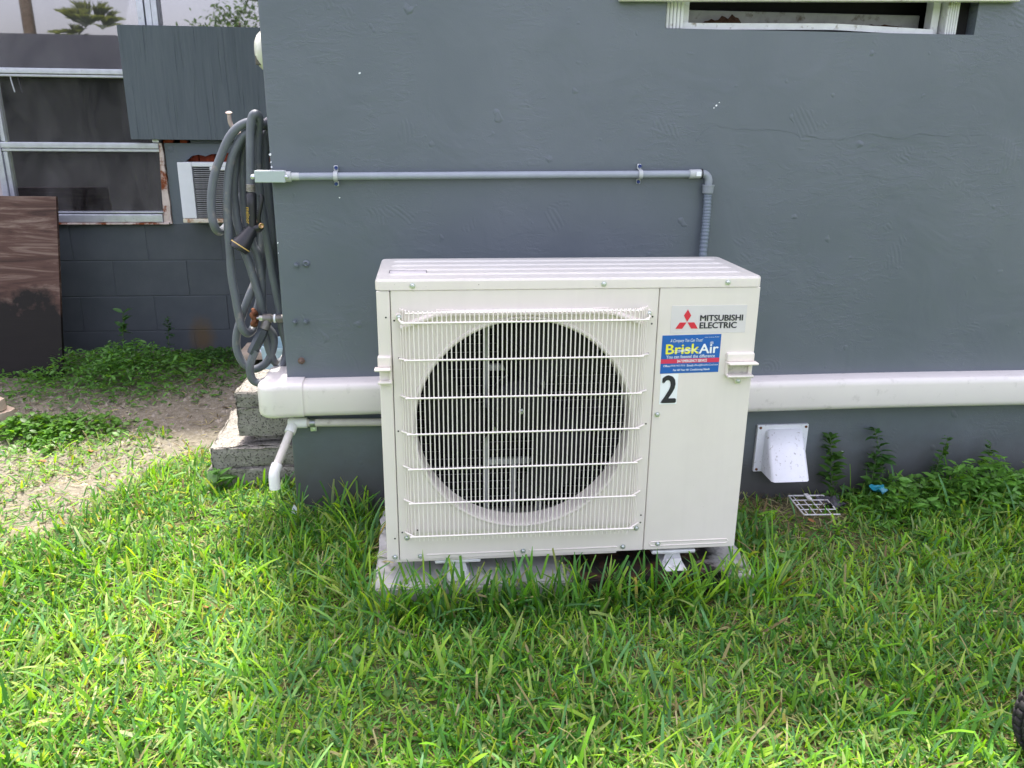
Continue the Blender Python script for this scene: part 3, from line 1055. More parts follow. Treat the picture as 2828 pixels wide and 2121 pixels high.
# coil
b = MB()
b.box((0.02, 0.262, 0.02), (0.70, 0.272, 0.71))
coil = b.build('coil', COILM, un)
row = MB()
row.box((-0.335, -0.003, -0.0075), (0.335, 0.003, 0.0075))
row_me = row.mesh('coil_row', COILM)
gw = MB()
gw.cyl((-0.335, 0, 0), (0.335, 0, 0), 0.0009, 5)
gw_me = gw.mesh('guard_wire', COILW)
for i in range(27):
    piece('coil_row', row_me, coil, (0.36, 0.257, 0.05 + i * 0.0245))
    piece('guard_wire', gw_me, coil, (0.36, 0.246, 0.0615 + i * 0.0245))
b = MB()
for i in range(52):
    b.box((0.035 + i * 0.0126, 0.2475, 0.03), (0.0358 + i * 0.0126, 0.2485, 0.70))
tag(b.build('guard_mesh', simple('dull_guard', (0.14, 0.14, 0.15), 0.5, 0.4), coil), kind='stuff')
# motor bracket
b = MB()
b.rbox((0.268, 0.195, 0.02), (0.283, 0.215, 0.715), 0.003)
b.rbox((0.349, 0.196, 0.02), (0.364, 0.214, 0.185), 0.003)
for z in (0.19, 0.29, 0.47, 0.59):
    b.rbox((0.2835, 0.198, z - 0.009), (0.425, 0.212, z + 0.009), 0.003)
b.rbox((0.425, 0.195, 0.02), (0.44, 0.215, 0.715), 0.003)
b.lathe([(0.07, 0), (0.07, 0.04), (0.055, 0.06)], (FX, 0.20, 0.383), (0, -1, 0), 32)
b.build('motor_bracket', BRACK, un)
# fan
fan = MB()
fan.lathe([(0.082, 0.05), (0.082, 0.0), (0.079, -0.004), (0.04, -0.012), (0.016, -0.014)], (FX, 0.098, 0.383), (0, 1, 0), 40)
fanh = fan.build('fan', FANM, un)
for kb in range(3):
    a0 = math.radians(-36 + 120 * kb)
    b = MB()
    vs, fs = [], []
    nr, na = 9, 14
    for i in range(nr):
        t = i / (nr - 1)
        r = 0.078 + (0.256 - 0.078) * t
        sweep = 0.35 * t
        wd = math.radians(52 + 44 * t - 14 * t * t)
        for j in range(na):
            s = j / (na - 1) - 0.5
            a = a0 - sweep + wd * s * (1 - 0.25 * (t > 0.9))
            y = 0.125 + 0.075 * s - 0.03 * math.cos(math.pi * s) * (0.4 + 0.6 * t)
            vs.append((FX + r * math.cos(a), y, 0.383 + r * math.sin(a)))
    for i in range(nr - 1):
        for j in range(na - 1):
            fs.append((i * na + j, i * na + j + 1, (i + 1) * na + j + 1, (i + 1) * na + j))
    o2 = len(vs)
    vs += [(p[0], p[1] + 0.004, p[2]) for p in vs]
    fs += [tuple(k + o2 for k in f[::-1]) for f in fs]
    b.add(vs, fs)
    b.build('fan_blade', FANM, fanh, fixn=False)
b = MB()
b.lathe([(0.0075, 0), (0.0075, 0.006), (0.0045, 0.0065), (0.0045, 0.014), (0.003, 0.016)], (FX + 0.002, 0.084, 0.383), (0, -1, 0), 6)
b.build('shaft_nut', ZINC, fanh)

# wire guard
gr = thing('g', 'x', 'x', (0.36, -0.03, 0.37))
del gr['label'], gr['category']
gr.name = 'fan_guard'
gr.parent = un
gr.location = Vector((0.36, -0.03, 0.37)) - ORG[un.name]
ORG['fan_guard'] = Vector((0.36, -0.03, 0.37))
YG = -0.040


def gy(x):      # guard plan: flat in front, bends back at both sides
    if x < 0.082:
        return YG + (0.082 - x) / 0.030 * 0.038
    if x > 0.634:
        return YG + (x - 0.634) / 0.036 * 0.040
    return YG


for z in (0.655, 0.563, 0.467, 0.373, 0.279, 0.185, 0.091):
    b = MB()
    zl = 0.010 if z > 0.6 else -0.006
    if z > 0.6:
        path = [(0.052, -0.003, z + 0.006), (0.054, -0.02, z + 0.001), (0.066, -0.034, z - 0.001), (0.085, YG - 0.003, z), (0.36, YG - 0.003, z), (0.632, YG - 0.003, z), (0.652, -0.034, z), (0.665, -0.02, z + 0.002), (0.667, -0.003, z + 0.007)]
    else:
        path = [(0.050, -0.002, z - 0.006), (0.060, -0.018, z - 0.004), (0.076, YG, z - 0.001), (0.088, YG - 0.003, z), (0.36, YG - 0.003, z), (0.625, YG - 0.003, z), (0.641, YG + 0.002, z - 0.001), (0.655, -0.022, z - 0.003), (0.672, -0.002, z - 0.006)]
    b.tube(spline(path, 5), 0.0024, 8)
    b.build('guard_rail', CREAMWIRE, gr)
for z, y in ((0.6745, -0.026), (0.0795, -0.022)):
    b = MB()
    b.cyl((0.068, y, z), (0.645, y, z), 0.0022, 8)
    b.build('guard_rail', CREAMWIRE, gr)
wv = MB()
wv.tube(spline([(0, 0.020, 0.6775 - 0.37), (0, 0.006, 0.671 - 0.37), (0, 0.0, 0.658 - 0.37), (0, 0.0, 0.37 - 0.37), (0, 0.0, 0.098 - 0.37), (0, 0.004, 0.087 - 0.37), (0, 0.02, 0.0785 - 0.37)], 4), 0.00165, 6)
wv_me = wv.mesh('guard_wire', CREAMWIRE)
wx = [0.0555, 0.061, 0.068, 0.077] + [0.0875 + 0.01115 * i for i in range(50)] + [0.6435, 0.651, 0.657, 0.662]
for x in wx:
    o = piece('guard_wire', wv_me, gr, (x, gy(x), 0.37))

# screws and small holes of the cabinet
s = MB()
s.lathe([(0.0072, 0), (0.0072, 0.0012), (0.0045, 0.0014), (0.0045, 0.0046), (0.0036, 0.0054), (0.0020, 0.0054), (0.0014, 0.0036)], (0, 0, 0), (0, -1, 0), 10)
s_me = s.mesh('screw', ZINC)
for x, z in ((0.087, 0.737), (0.551, 0.737), (0.863, 0.738)):
    piece('screw', s_me, lid, (x, -0.002, z))
for x, z in ((0.0535, 0.067), (0.021, 0.012), (0.088, 0.0115), (0.362, 0.014), (0.669, 0.069), (0.635, 0.0145)):
    piece('screw', s_me, fanp, (x, -0.0005, z))
for x, z in ((0.732, 0.0185), (0.7065, 0.3945)):
    piece('screw', s_me, svc, (x, -0.0005, z))
for x, z in ((0.0525, 0.6615), (0.6665, 0.663)):
    b = MB()
    b.lathe([(0.0095, 0), (0.0095, 0.004), (0.0085, 0.006)], (x, -0.0005, z), (0, -1, 0), 16)
    b.build('wire_clip', CREAMPLAST, gr)
    piece('screw', s_me, gr, (x, -0.0065, z))
h = MB()
h.lathe([(0.0022, 0), (0.0022, 0.0006)], (0, 0, 0), (0, -1, 0), 10)
h_me = h.mesh('screw_hole', HOLE)
for x, z in ((0.0405, 0.652), (0.041, 0.367), (0.042, 0.083), (0.082, 0.088), (0.678, 0.653), (0.677, 0.635), (0.6725, 0.558), (0.678, 0.369), (0.680, 0.107), (0.680, 0.085), (0.049, 0.558)):
    piece('screw_hole', h_me, fanp, (x, 0.0, z))
for x, z in ((0.021, 0.660), (0.0225, 0.066)):
    piece('screw_hole', h_me, un, (x, 0.0, z))


# carrying handles
def handle(mx, label):
    def X(u):
        return mx(u)

    def bx(b, u0, u1, y0, y1, z0, z1, r=0.003):
        xa, xb = sorted((X(u0), X(u1)))
        b.rbox((xa, y0, z0), (xb, y1, z1), r)
    b = MB()
    bx(b, 0.0, 0.073, -0.010, 0.012, 0.534, 0.557, 0.004)
    bx(b, 0.0, 0.007, -0.009, 0.012, 0.498, 0.5345, 0.003)
    bx(b, 0.002, 0.079, -0.027, -0.002, 0.5285, 0.5345, 0.0025)
    bx(b, 0.002, 0.071, -0.022, -0.002, 0.4945, 0.5010, 0.0025)
    bx(b, 0.060, 0.070, -0.006, 0.0, 0.4985, 0.532, 0.002)
    if label == 'r':
        pl = [(X(0.002), 0.4955), (X(0.024), 0.488), (X(0.030), 0.476), (X(0.036), 0.4735), (X(0.042), 0.476), (X(0.050), 0.489), (X(0.070), 0.4955)]
        b.prism(pl, -0.006, 0.0005)
    ob = b.build('handle', CREAMPLAST, un)
    b = MB()
    bx(b, 0.0075, 0.0595, -0.0015, 0.0005, 0.5015, 0.528, 0.0004)
    b.build('handle_recess', simple('recess_cream', (0.52, 0.50, 0.44), 0.6, 0.3, dirt=(0.2, 0.18, 0.15), dscale=60, dthr=(0.55, 0.7)), ob)
    return ob


hr = handle(lambda u: 0.876 + u, 'r')
piece('screw', s_me, hr, (0.912, -0.006, 0.482))
b = MB()
b.rbox((-0.003, -0.008, 0.536), (0.031, 0.012, 0.564), 0.004)
b.rbox((0.0235, -0.008, 0.4985), (0.031, 0.012, 0.5365), 0.003)
b.rbox((-0.011, -0.026, 0.531), (0.029, -0.002, 0.5370), 0.0025)
b.rbox((-0.004, -0.016, 0.4945), (0.031, -0.002, 0.5025), 0.003)
hl = b.build('handle', CREAMPLAST, un)

# mounting feet
for fx in (0.187, 0.782):
    b = MB()
    b.rbox((fx - 0.062, 0.008, -0.020), (fx + 0.062, 0.30, -0.0085), 0.004)
    b.rbox((fx - 0.03, -0.026, -0.0545), (fx + 0.03, 0.33, -0.0505), 0.0012)
    b.prism([(fx - 0.028, -0.0500), (fx + 0.028, -0.0500), (fx + 0.019, -0.0205), (fx - 0.019, -0.0205)], 0.018, 0.024)
    b.prism([(fx - 0.021, -0.0500), (fx + 0.021, -0.0500), (fx + 0.021, -0.0330), (fx - 0.021, -0.0330)], 0.002, 0.0055)
    for dx in (-0.012, 0.010):
        b.box((fx + dx - 0.002, 0.0012, -0.046), (fx + dx + 0.002, 0.0021, -0.036))
    b.lathe([(0.010, 0), (0.010, 0.003), (0.006, 0.0032), (0.006, 0.008)], (fx, -0.012, -0.0505), (0, 0, 1), 6)
    b.build('mounting_foot', GALV, un)


# printed labels
def fit_text(body, xa, xb, za, zb, y, mat, parent, bold=0.0, shear=0.0, name='lettering', slope=0.0, xm=0.0):
    cu = bpy.data.curves.new('t', 'FONT')
    cu.body = body
    cu.shear = shear
    cu.resolution_u = 3
    to = bpy.data.objects.new('t', cu)
    COL.objects.link(to)
    dg = bpy.context.evaluated_depsgraph_get()
    dg.update()
    me = bpy.data.meshes.new_from_object(to.evaluated_get(dg))
    bpy.data.objects.remove(to)
    bpy.data.curves.remove(cu)
    n = len(me.vertices)
    co = np.empty(n * 3, np.float32)
    me.vertices.foreach_get('co', co)
    co = co.reshape(-1, 3)
    lo, hi = co.min(0), co.max(0)
    x = xa + (co[:, 0] - lo[0]) / (hi[0] - lo[0]) * (xb - xa)
    z = za + (co[:, 1] - lo[1]) / (hi[1] - lo[1]) * (zb - za) + (x - xm) * slope
    org = ORG[parent.name]
    new = np.stack([x - org[0], np.full(n, y - org[1]), z - org[2]], -1).astype(np.float32)
    me.vertices.foreach_set('co', new.reshape(-1))
    if bold:
        d = bold * (zb - za)
        bm = bmesh.new()
        for k, (ox, oz) in enumerate(((0, 0), (d, 0), (-d, 0), (0, d * .6), (0, -d * .6))):
            m2 = me.copy()
            m2.transform(Matrix.Translation((ox, -0.00004 * k, oz)))
            bm.from_mesh(m2)
            bpy.data.meshes.remove(m2)
        bm.to_mesh(me)
        bm.free()
    me.materials.clear()
    me.materials.append(mat)
    for p in me.polygons:
        p.material_index = 0
    me.update()
    return link(name, me, parent, (0, 0, 0), org)


def plate(name, xa, xb, za, zb, y, mat, parent, slope=0.0, xm=0.0, t=0.0006, label=None):
    b = MB()
    b.prism([(xa, za + (xa - xm) * slope), (xb, za + (xb - xm) * slope), (xb, zb + (xb - xm) * slope), (xa, zb + (xa - xm) * slope)], y - t, y + 0.0004)
    return b.build(name, mat, parent, label)


lp = plate('maker_label', 0.7255, 0.9195, 0.609, 0.680, 0.0, PLATE, un, label='pale film label with three red diamonds')
b = MB()
for d in ([(0.767, 0.6705), (0.7578, 0.655), (0.767, 0.6385), (0.7762, 0.655)], [(0.7485, 0.6372), (0.7655, 0.6372), (0.7555, 0.6212), (0.738, 0.6212)], [(0.7685, 0.6372), (0.7858, 0.6372), (0.7958, 0.6212), (0.7785, 0.6212)]):
    b.prism(d, -0.0014, -0.0007)
b.build('red_diamonds', RED, lp)
fit_text('MITSUBISHI', 0.8005, 0.9105, 0.6405, 0.6555, -0.0014, INK, lp, bold=0.05)
fit_text('ELECTRIC', 0.8005, 0.8955, 0.6215, 0.6368, -0.0014, INK, lp, bold=0.05)

SX0, SX1, SZ0, SZ1, SL, SM = 0.7065, 0.859, 0.505, 0.605, 0.012, 0.783
bs = plate('service_sticker', SX0, SX1, SZ0, SZ1, 0.0, SBLUE, un, SL, SM, label='blue service sticker with yellow and white lettering')


def sx(u):
    return SX0 + u * (SX1 - SX0)


def sz(v):
    return SZ1 - v * (SZ1 - SZ0)


plate('red_band', sx(0.0), sx(1.0), sz(0.735), sz(0.62), -0.0006, SRED, bs, SL, SM, 0.0004)
TY = -0.0016
fit_text('State License #CAC', sx(0.715), sx(0.965), sz(0.083), sz(0.058), TY, SWHITE, bs, slope=SL, xm=SM)
fit_text('A Company You Can Trust!', sx(0.135), sx(0.69), sz(0.205), sz(0.095), TY, SWHITE, bs, shear=0.35, slope=SL, xm=SM)
fit_text('Brisk', sx(0.075), sx(0.635), sz(0.488), sz(0.235), TY, SYELL, bs, bold=0.035, slope=SL, xm=SM)
fit_text('Air', sx(0.640), sx(0.965), sz(0.488), sz(0.245), TY, SWHITE, bs, bold=0.035, slope=SL, xm=SM)
fit_text('*', sx(0.815), sx(0.875), sz(0.27), sz(0.175), TY - 0.0002, SWHITE, bs, slope=SL, xm=SM)
b = MB()
for dz, ph in ((0.385, 0.0), (0.425, 0.6)):
    pts = [(sx(0.16 + 0.50 * i / 24), TY - 0.0003, sz(dz + 0.018 * math.sin(ph + i / 24 * 7)) + (sx(0.16 + 0.5 * i / 24) - SM) * SL) for i in range(25)]
    for i in range(24):
        w = 0.0009 * math.sin(math.pi * (i + 0.5) / 24)
        p, q = pts[i], pts[i + 1]
        b.add([(p[0], p[1], p[2] - w), (q[0], q[1], q[2] - w), (q[0], q[1], q[2] + w), (p[0], p[1], p[2] + w)], [(0, 1, 2, 3)])
b.build('breeze_lines', SWHITE, bs)
fit_text('You can feeeeel the difference', sx(0.085), sx(0.915), sz(0.603), sz(0.515), TY, SWHITE, bs, bold=0.006, slope=SL, xm=SM)
fit_text('24-7 EMERGENCY SERVICE', sx(0.275), sx(0.785), sz(0.712), sz(0.642), TY, SWHITE, bs, bold=0.03, slope=SL, xm=SM)
fit_text('Office:', sx(0.045), sx(0.160), sz(0.825), sz(0.772), TY, SWHITE, bs, bold=0.03, slope=SL, xm=SM)
fit_text('(954) 463-7616', sx(0.170), sx(0.420), sz(0.834), sz(0.770), TY, SWHITE, bs, slope=SL, xm=SM)
fit_text('Email:', sx(0.450), sx(0.560), sz(0.825), sz(0.772), TY, SWHITE, bs, bold=0.03, slope=SL, xm=SM)
fit_text('office@BriskAirCool.com', sx(0.568), sx(0.985), sz(0.834), sz(0.770), TY, SWHITE, bs, slope=SL, xm=SM)
fit_text('For All Your Air Conditioning Needs', sx(0.215), sx(0.845), sz(0.953), sz(0.885), TY, SWHITE, bs, bold=0.025, shear=0.2, slope=SL, xm=SM)
ns = plate('number_sticker', 0.7095, 0.7552, 0.4215, 0.5025, 0.0, SWHITE, un, label='white sticker with black number')
fit_text('2', 0.7150, 0.7505, 0.4265, 0.4985, -0.0016, INK, ns, bold=0.035, name='numeral')

# ------------------------------------------------------------------ concrete pad
b = MB()
bm = bmesh.new()
bmesh.ops.create_cube(bm, size=1)
for v in bm.verts:
    v.co = Vector(((-0.035 if v.co.x < 0 else 1.0), (-0.045 if v.co.y < 0 else 0.42), (-0.19 if v.co.z < 0 else -0.055)))
bmesh.ops.subdivide_edges(bm, edges=bm.edges[:], cuts=14, use_grid_fill=True)
for v in bm.verts:
    p = v.co
    k = 0.006
    v.co = p + Vector((random.uniform(-k, k) * .6, random.uniform(-k, k) * .6, 0.0 if p.z < -0.056 else random.uniform(-.0012, .0)))
    if p.x > 0.97 and p.z > -0.06 and p.y < 0.08:
        v.co += Vector((-0.012, 0.01, -0.014)) * random.random()
bmesh.ops.bevel(bm, geom=[e for e in bm.edges if len(e.link_faces) == 2 and e.calc_face_angle(0) > 0.9], offset=0.004, segments=2, affect='EDGES')
b.from_bm(bm)
b.build('concrete_pad', PAD, None, 'thin grey concrete pad with dark wet stain under the condenser', 'concrete pad', origin=(0.48, 0.18, -0.12))


# rough concrete blocks stacked by the corner
def rough_block(name, lo, hi, label, cuts=9, amp=0.006, rz=0.0):
    bm = bmesh.new()
    bmesh.ops.create_cube(bm, size=1)
    c = [(a + q) / 2 for a, q in zip(lo, hi)]
    s = [(q - a) for a, q in zip(lo, hi)]
    bmesh.ops.bevel(bm, geom=bm.edges[:], offset=0.03, segments=2, affect='EDGES')
    bmesh.ops.subdivide_edges(bm, edges=bm.edges[:], cuts=4, use_grid_fill=True)
    for v in bm.verts:
        v.co = Vector((v.co.x * s[0], v.co.y * s[1], v.co.z * s[2]))
        v.co += Vector((random.gauss(0, amp), random.gauss(0, amp), random.gauss(0, amp))) * 0.45
    b = MB()
    b.from_bm(bm)
    o = b.build(name, STONE, None, label, 'concrete block', 'rough concrete blocks stacked at the wall corner', origin=(0, 0, 0), sharp=80)
    o.location = c
    o.rotation_euler = (0, 0, rz)
    return o


rough_block('concrete_block_step', (-0.655, 0.76, -0.15), (-0.345, 1.20, -0.042), 'wide rough concrete block lying in the grass, lowest of the corner stack', rz=0.02)
rough_block('concrete_block_step', (-0.648, 0.768, -0.041), (-0.345, 1.19, 0.030), 'rough slab resting directly on the lowest block of the corner stack', rz=0.03)
rough_block('concrete_block_step', (-0.505, 0.83, 0.031), (-0.345, 1.15, 0.058), 'short thin block wedged in the middle of the corner stack')
rough_block('concrete_block_step', (-0.545, 0.80, 0.059), (-0.345, 1.14, 0.165), 'upper square concrete block near the drain pipe elbow', rz=-0.02)
rough_block('concrete_block_step', (-0.548, 0.805, 0.166), (-0.345, 1.10, 0.215), 'topmost rough slab of the corner stack below the ivory duct elbow', rz=-0.015)

# ------------------------------------------------------------------ line-set cover
lc = thing('line_set_cover', 'ivory plastic pipe duct running low along the wall and round its corner', 'duct', (0.4, 0.5, 0.30))
prof = [(0.0, 0.0), (0.0, 0.058), (-0.004, 0.066), (-0.012, 0.0705), (-0.022, 0.072), (-0.085, 0.072), (-0.096, 0.0695), (-0.103, 0.062), (-0.106, 0.05), (-0.106, 0.0)]   # (dz from top, distance from the wall)


def duct_run(b, xa, xb, zt, off=0.0, zslope=0.0, along='x', wall=YW, n=20):
    vs, fs = [], []
    m = len(prof)
    for i in range(n + 1):
        t = xa + (xb - xa) * i / n
        wob = 0.0012 * math.sin(t * 5.0)
        for dz, d in prof:
            dd = d + (off if d > 0.01 else 0)
            z = zt + dz + (off if dz > -0.01 else (-off if dz < -0.1 else 0)) + zslope * (t - xa) + wob
            vs.append((t, wall - dd, z) if along == 'x' else (wall - dd, t, z))
    for i in range(n):
        for j in range(m - 1):
            fs.append((i * m + j, i * m + m + j, i * m + m + j + 1, i * m + j + 1))
    fs.append(tuple(range(m)))
    fs.append(tuple(n * m + j for j in range(m))[::-1])
    b.add(vs, fs)


b = MB()
duct_run(b, -0.275, 0.30, 0.355)
b.build('cover_channel', DUCT, lc, sharp=60)
b = MB()
duct_run(b, 0.62, 4.2, 0.331)
b.build('cover_channel', DUCT, lc, sharp=60)
b = MB()
duct_run(b, 0.62, 2.6, 0.351, along='y', wall=XC)
b.build('cover_channel', DUCT, lc, sharp=60)
# corner elbow: profile swept round the corner with a rounded outer bend
b = MB()
st = [((-0.262, YW), (0, -1))]
st.append(((-0.316, YW), (0, -1)))
for k in range(1, 8):
    a = math.radians(90 * k / 8)
    st.append(((XC, YW), (-math.sin(a), -math.cos(a))))
st.append(((XC, YW + 0.002), (-1, 0)))
st.append(((XC, YW + 0.12), (-1, 0)))
vs, fs = [], []
m = len(prof)
for (px, py), (nx, ny) in st:
    k = 1.0
    dg = abs(nx * ny) * 2
    for dz, d in prof:
        off = 0.003 if d > 0.01 else 0.0
        kk = 1.0 + 0.30 * dg ** 1.3
        z = 0.355 + dz + (0.003 if dz > -0.03 else (-0.003 if dz < -0.07 else 0))
        vs.append((px + nx * (d + off) * kk, py + ny * (d + off) * kk, z))
for i in range(len(st) - 1):
    for j in range(m - 1):
        fs.append((i * m + j, i * m + m + j, i * m + m + j + 1, i * m + j + 1))
fs.append(tuple(range(m)))
fs.append(tuple((len(st) - 1) * m + j for j in range(m))[::-1])
b.add(vs, fs)
b.build('corner_elbow', DUCT, lc, sharp=60)

# ------------------------------------------------------------------ conduit
cd = thing('electrical_conduit', 'grey plastic conduit across the wall bending down behind the condenser', 'conduit', (0.35, 0.50, 0.965))
b = MB()
b.tube([(-0.262, 0.499, 0.960), (0.33, 0.499, 0.966), (0.925, 0.499, 0.9715)], 0.0105, 14)
pipe = b.build('conduit_pipe', GREYPVC, cd)
b = MB()
b.cyl((-0.286, 0.498, 0.960), (-0.258, 0.498, 0.960), 0.0145, 16)
b.cyl((-0.259, 0.499, 0.960), (-0.235, 0.499, 0.9604), 0.0109, 16)
b.build('box_hub', PALEPVC, cd)
b = MB()
b.rbox((-0.357, 0.486, 0.9435), (-0.271, 0.514, 0.9775), 0.006, 3)
bx = b.build('conduit_box', PALEPVC, cd)
b = MB()
b.rbox((-0.3565, 0.480, 0.944), (-0.2715, 0.4855, 0.977), 0.0025, 3)
b.build('box_cover', simple('box_cover_grey', (0.38, 0.45, 0.44), 0.4, 0.4, var=0.02), bx)
for x in (-0.361, -0.268):
    b = MB()
    b.lathe([(0.0058, 0), (0.0058, 0.004), (0.004, 0.0055)], (x, 0.483, 0.960), (0, -1, 0), 14)
    b.lathe([(0.0075, 0), (0.0075, 0.012)], (x, 0.497, 0.960), (0, -1, 0), 12)
    b.build('cover_screw', ZINC, bx)
for x, zc in ((-0.133, 0.9613), (0.7555, 0.9698)):
    b = MB()
    pth = []
    for k in range(13):
        a = math.radians(-90 + 15 * k)
        pth.append((0.499 - 0.0128 * math.cos(a), zc + 0.0128 * math.sin(a)))
    pth = [(0.517, zc - 0.026), (0.517, zc - 0.0145)] + pth + [(0.517, zc + 0.0145), (0.517, zc + 0.026)]
    vs, fs = [], []
    for y, z in pth:
        vs += [(x - 0.006, y, z), (x + 0.006, y, z), (x + 0.006, y - 0.0018, z), (x - 0.006, y - 0.0018, z)]
    for i in range(len(pth) - 1):
        for j in range(4):
            fs.append((i * 4 + j, i * 4 + (j + 1) % 4, i * 4 + 4 + (j + 1) % 4, i * 4 + 4 + j))
    b.add(vs, fs)
    for sg in (-1, 1):
        b.rbox((x - 0.0065, 0.513, zc + sg * 0.021 - 0.008), (x + 0.0065, 0.519, zc + sg * 0.021 + 0.008), 0.003)
    stp = b.build('pipe_strap', PALEPVC, cd)
    for sg in (-1, 1):
        b = MB()
        b.lathe([(0.0055, 0), (0.0055, 0.003), (0.004, 0.005), (0.0015, 0.003)], (x + 0.001 * sg, 0.513, zc + sg * 0.0225), (0, -1, 0), 8)
        b.build('strap_screw', NAVY, stp)
b = MB()
b.cyl((0.905, 0.499, 0.9713), (0.940, 0.499, 0.9716), 0.0132, 16)
b.build('coupling', PALEPVC, cd)
b = MB()
b.cyl((0.940, 0.499, 0.9716), (0.944, 0.499, 0.9716), 0.0150, 16)
b.build('gasket', BLACKP, cd)
b = MB()
b.rbox((0.923, 0.4845, 0.9655), (0.937, 0.4865, 0.9785), 0.0005, 1)
b.build('white_tag', SWHITE, cd)
b = MB()
b.tube(spline([(0.943, 0.499, 0.9716), (0.952, 0.499, 0.9708), (0.961, 0.499, 0.9645), (0.9655, 0.499, 0.954), (0.966, 0.499, 0.938)], 5), 0.0115, 14)
b.cyl((0.966, 0.499, 0.940), (0.966, 0.499, 0.936), 0.0185, 20)
b.cyl((0.966, 0.499, 0.9365), (0.966, 0.499, 0.916), 0.0172, 20, 0.016)
b.build('elbow_fitting', simple('fitting_grey', (0.25, 0.28, 0.31), 0.45, 0.4), cd)
b = MB()
pth = spline([(0.966, 0.499, 0.918), (0.9675, 0.498, 0.86), (0.9665, 0.496, 0.80), (0.963, 0.49, 0.72), (0.955, 0.47, 0.62), (0.945, 0.42, 0.50), (0.93, 0.36, 0.42)], 26)
b.tube(pth, [0.0112 + (0.0011 if (i // 2) % 2 else 0.0) for i in range(len(pth))], 14)
b.build('flexible_conduit', FLEX, cd)

# ------------------------------------------------------------------ condensate drain
dp = thing('drain_pipe', 'thin white drain pipe under the ivory duct with a bent down outlet', 'pipe', (-0.3, 0.49, 0.2))
b = MB()
b.tube([(-0.295, 0.497, 0.2155), (0.02, 0.497, 0.2095), (0.25, 0.497, 0.206)], 0.0125, 14)
b.build('drain_run', PVCOLD, dp)
b = MB()
b.cyl((-0.302, 0.497, 0.2155), (-0.262, 0.497, 0.215), 0.0165, 18)
b.lathe([(0.0165, -0.004), (0.0175, 0.004), (0.0165, 0.014), (0.012, 0.018)], (-0.302, 0.497, 0.2155), (-1, 0, 0), 18)
ed = Vector((-0.058, -0.155, -0.138)).normalized()
pa = Vector((-0.303, 0.497, 0.2155))
b.cyl(pa, pa + ed * 0.036, 0.0165, 18)
b.build('elbow', PVC, dp)
b = MB()
pb = pa + ed * 0.165
b.cyl(pa + ed * 0.03, pb, 0.0125, 16)
b.build('outlet_pipe', PVCOLD, dp)
b = MB()
b.tube([pb - ed * 0.018, pb - ed * 0.004, pb + ed * 0.006 + Vector((0, 0, -0.004)), pb + ed * 0.010 + Vector((0, 0, -0.014)), pb + ed * 0.011 + Vector((0, 0, -0.05))], 0.0165, 18)
b.build('outlet_elbow', PVC, dp)
b = MB()
for k in range(2):
    b.lathe([(0.0132, -0.0075), (0.0142, -0.0075), (0.0142, 0.0075), (0.0132, 0.0075)], (-0.245, 0.497, 0.2147), (1, 0, 0), 20)
b.rbox((-0.2535, 0.495, 0.186), (-0.2335, 0.498, 0.2035), 0.0015)
b.lathe([(0.004, 0), (0.004, 0.002)], (-0.243, 0.495, 0.193), (0, -1, 0), 8)
b.build('pipe_strap', ZINC, dp)

# ------------------------------------------------------------------ dryer vent hood
vh = thing('dryer_vent', 'white plastic hooded vent with chipped corners low on the wall right of the condenser', 'vent', (1.295, YW, 0.07))
b = MB()
b.rbox((1.205, 0.508, -0.008), (1.383, 0.522, 0.160), 0.003)
b.build('flange', VENTW, vh)
b = MB()
zt, zb = 0.140, -0.005
loops = [[(1.237, 0.509, zt + .004), (1.237, 0.497, zt), (1.234, 0.415, zb)], [(1.245, 0.500, zt + 0.002), (1.245, 0.490, zt + .002), (1.243, 0.409, zb)],
         [(1.351, 0.500, zt + 0.002), (1.351, 0.490, zt + .002), (1.361, 0.409, zb)], [(1.359, 0.509, zt + .004), (1.359, 0.497, zt), (1.370, 0.415, zb)]]
out = [(1.234, 0.5085, zt - 0.002), (1.243, 0.5085, zt + 0.006), (1.351, 0.5085, zt + 0.006), (1.360, 0.5085, zt - 0.002)]
A = [(1.234, 0.500, zt - 0.004), (1.243, 0.496, zt + 0.004), (1.351, 0.496, zt + 0.004), (1.361, 0.500, zt - 0.004)]
Bt = [(1.232, 0.420, zb), (1.240, 0.411, zb), (1.352, 0.411, zb), (1.361, 0.420, zb)]
back = [(1.232, 0.5085, zb), (1.361, 0.5085, zb)]
vs = out + A + Bt + back
fs = [(0, 1, 5, 4), (1, 2, 6, 5), (2, 3, 7, 6), (4, 5, 9, 8), (5, 6, 10, 9), (6, 7, 11, 10), (0, 4, 8, 12), (3, 13, 11, 7)]
b.add(vs, fs)
b.build('hood', VENTW, vh, sharp=60, fixn=False)
for x, z in ((1.2155, 0.151), (1.373, 0.151), (1.2155, 0.0015)):
    b = MB()
    b.lathe([(0.0048, 0), (0.0048, 0.0015), (0.003, 0.0022)], (x, 0.508, z), (0, -1, 0), 7)
    b.build('flange_screw', RUST, vh)

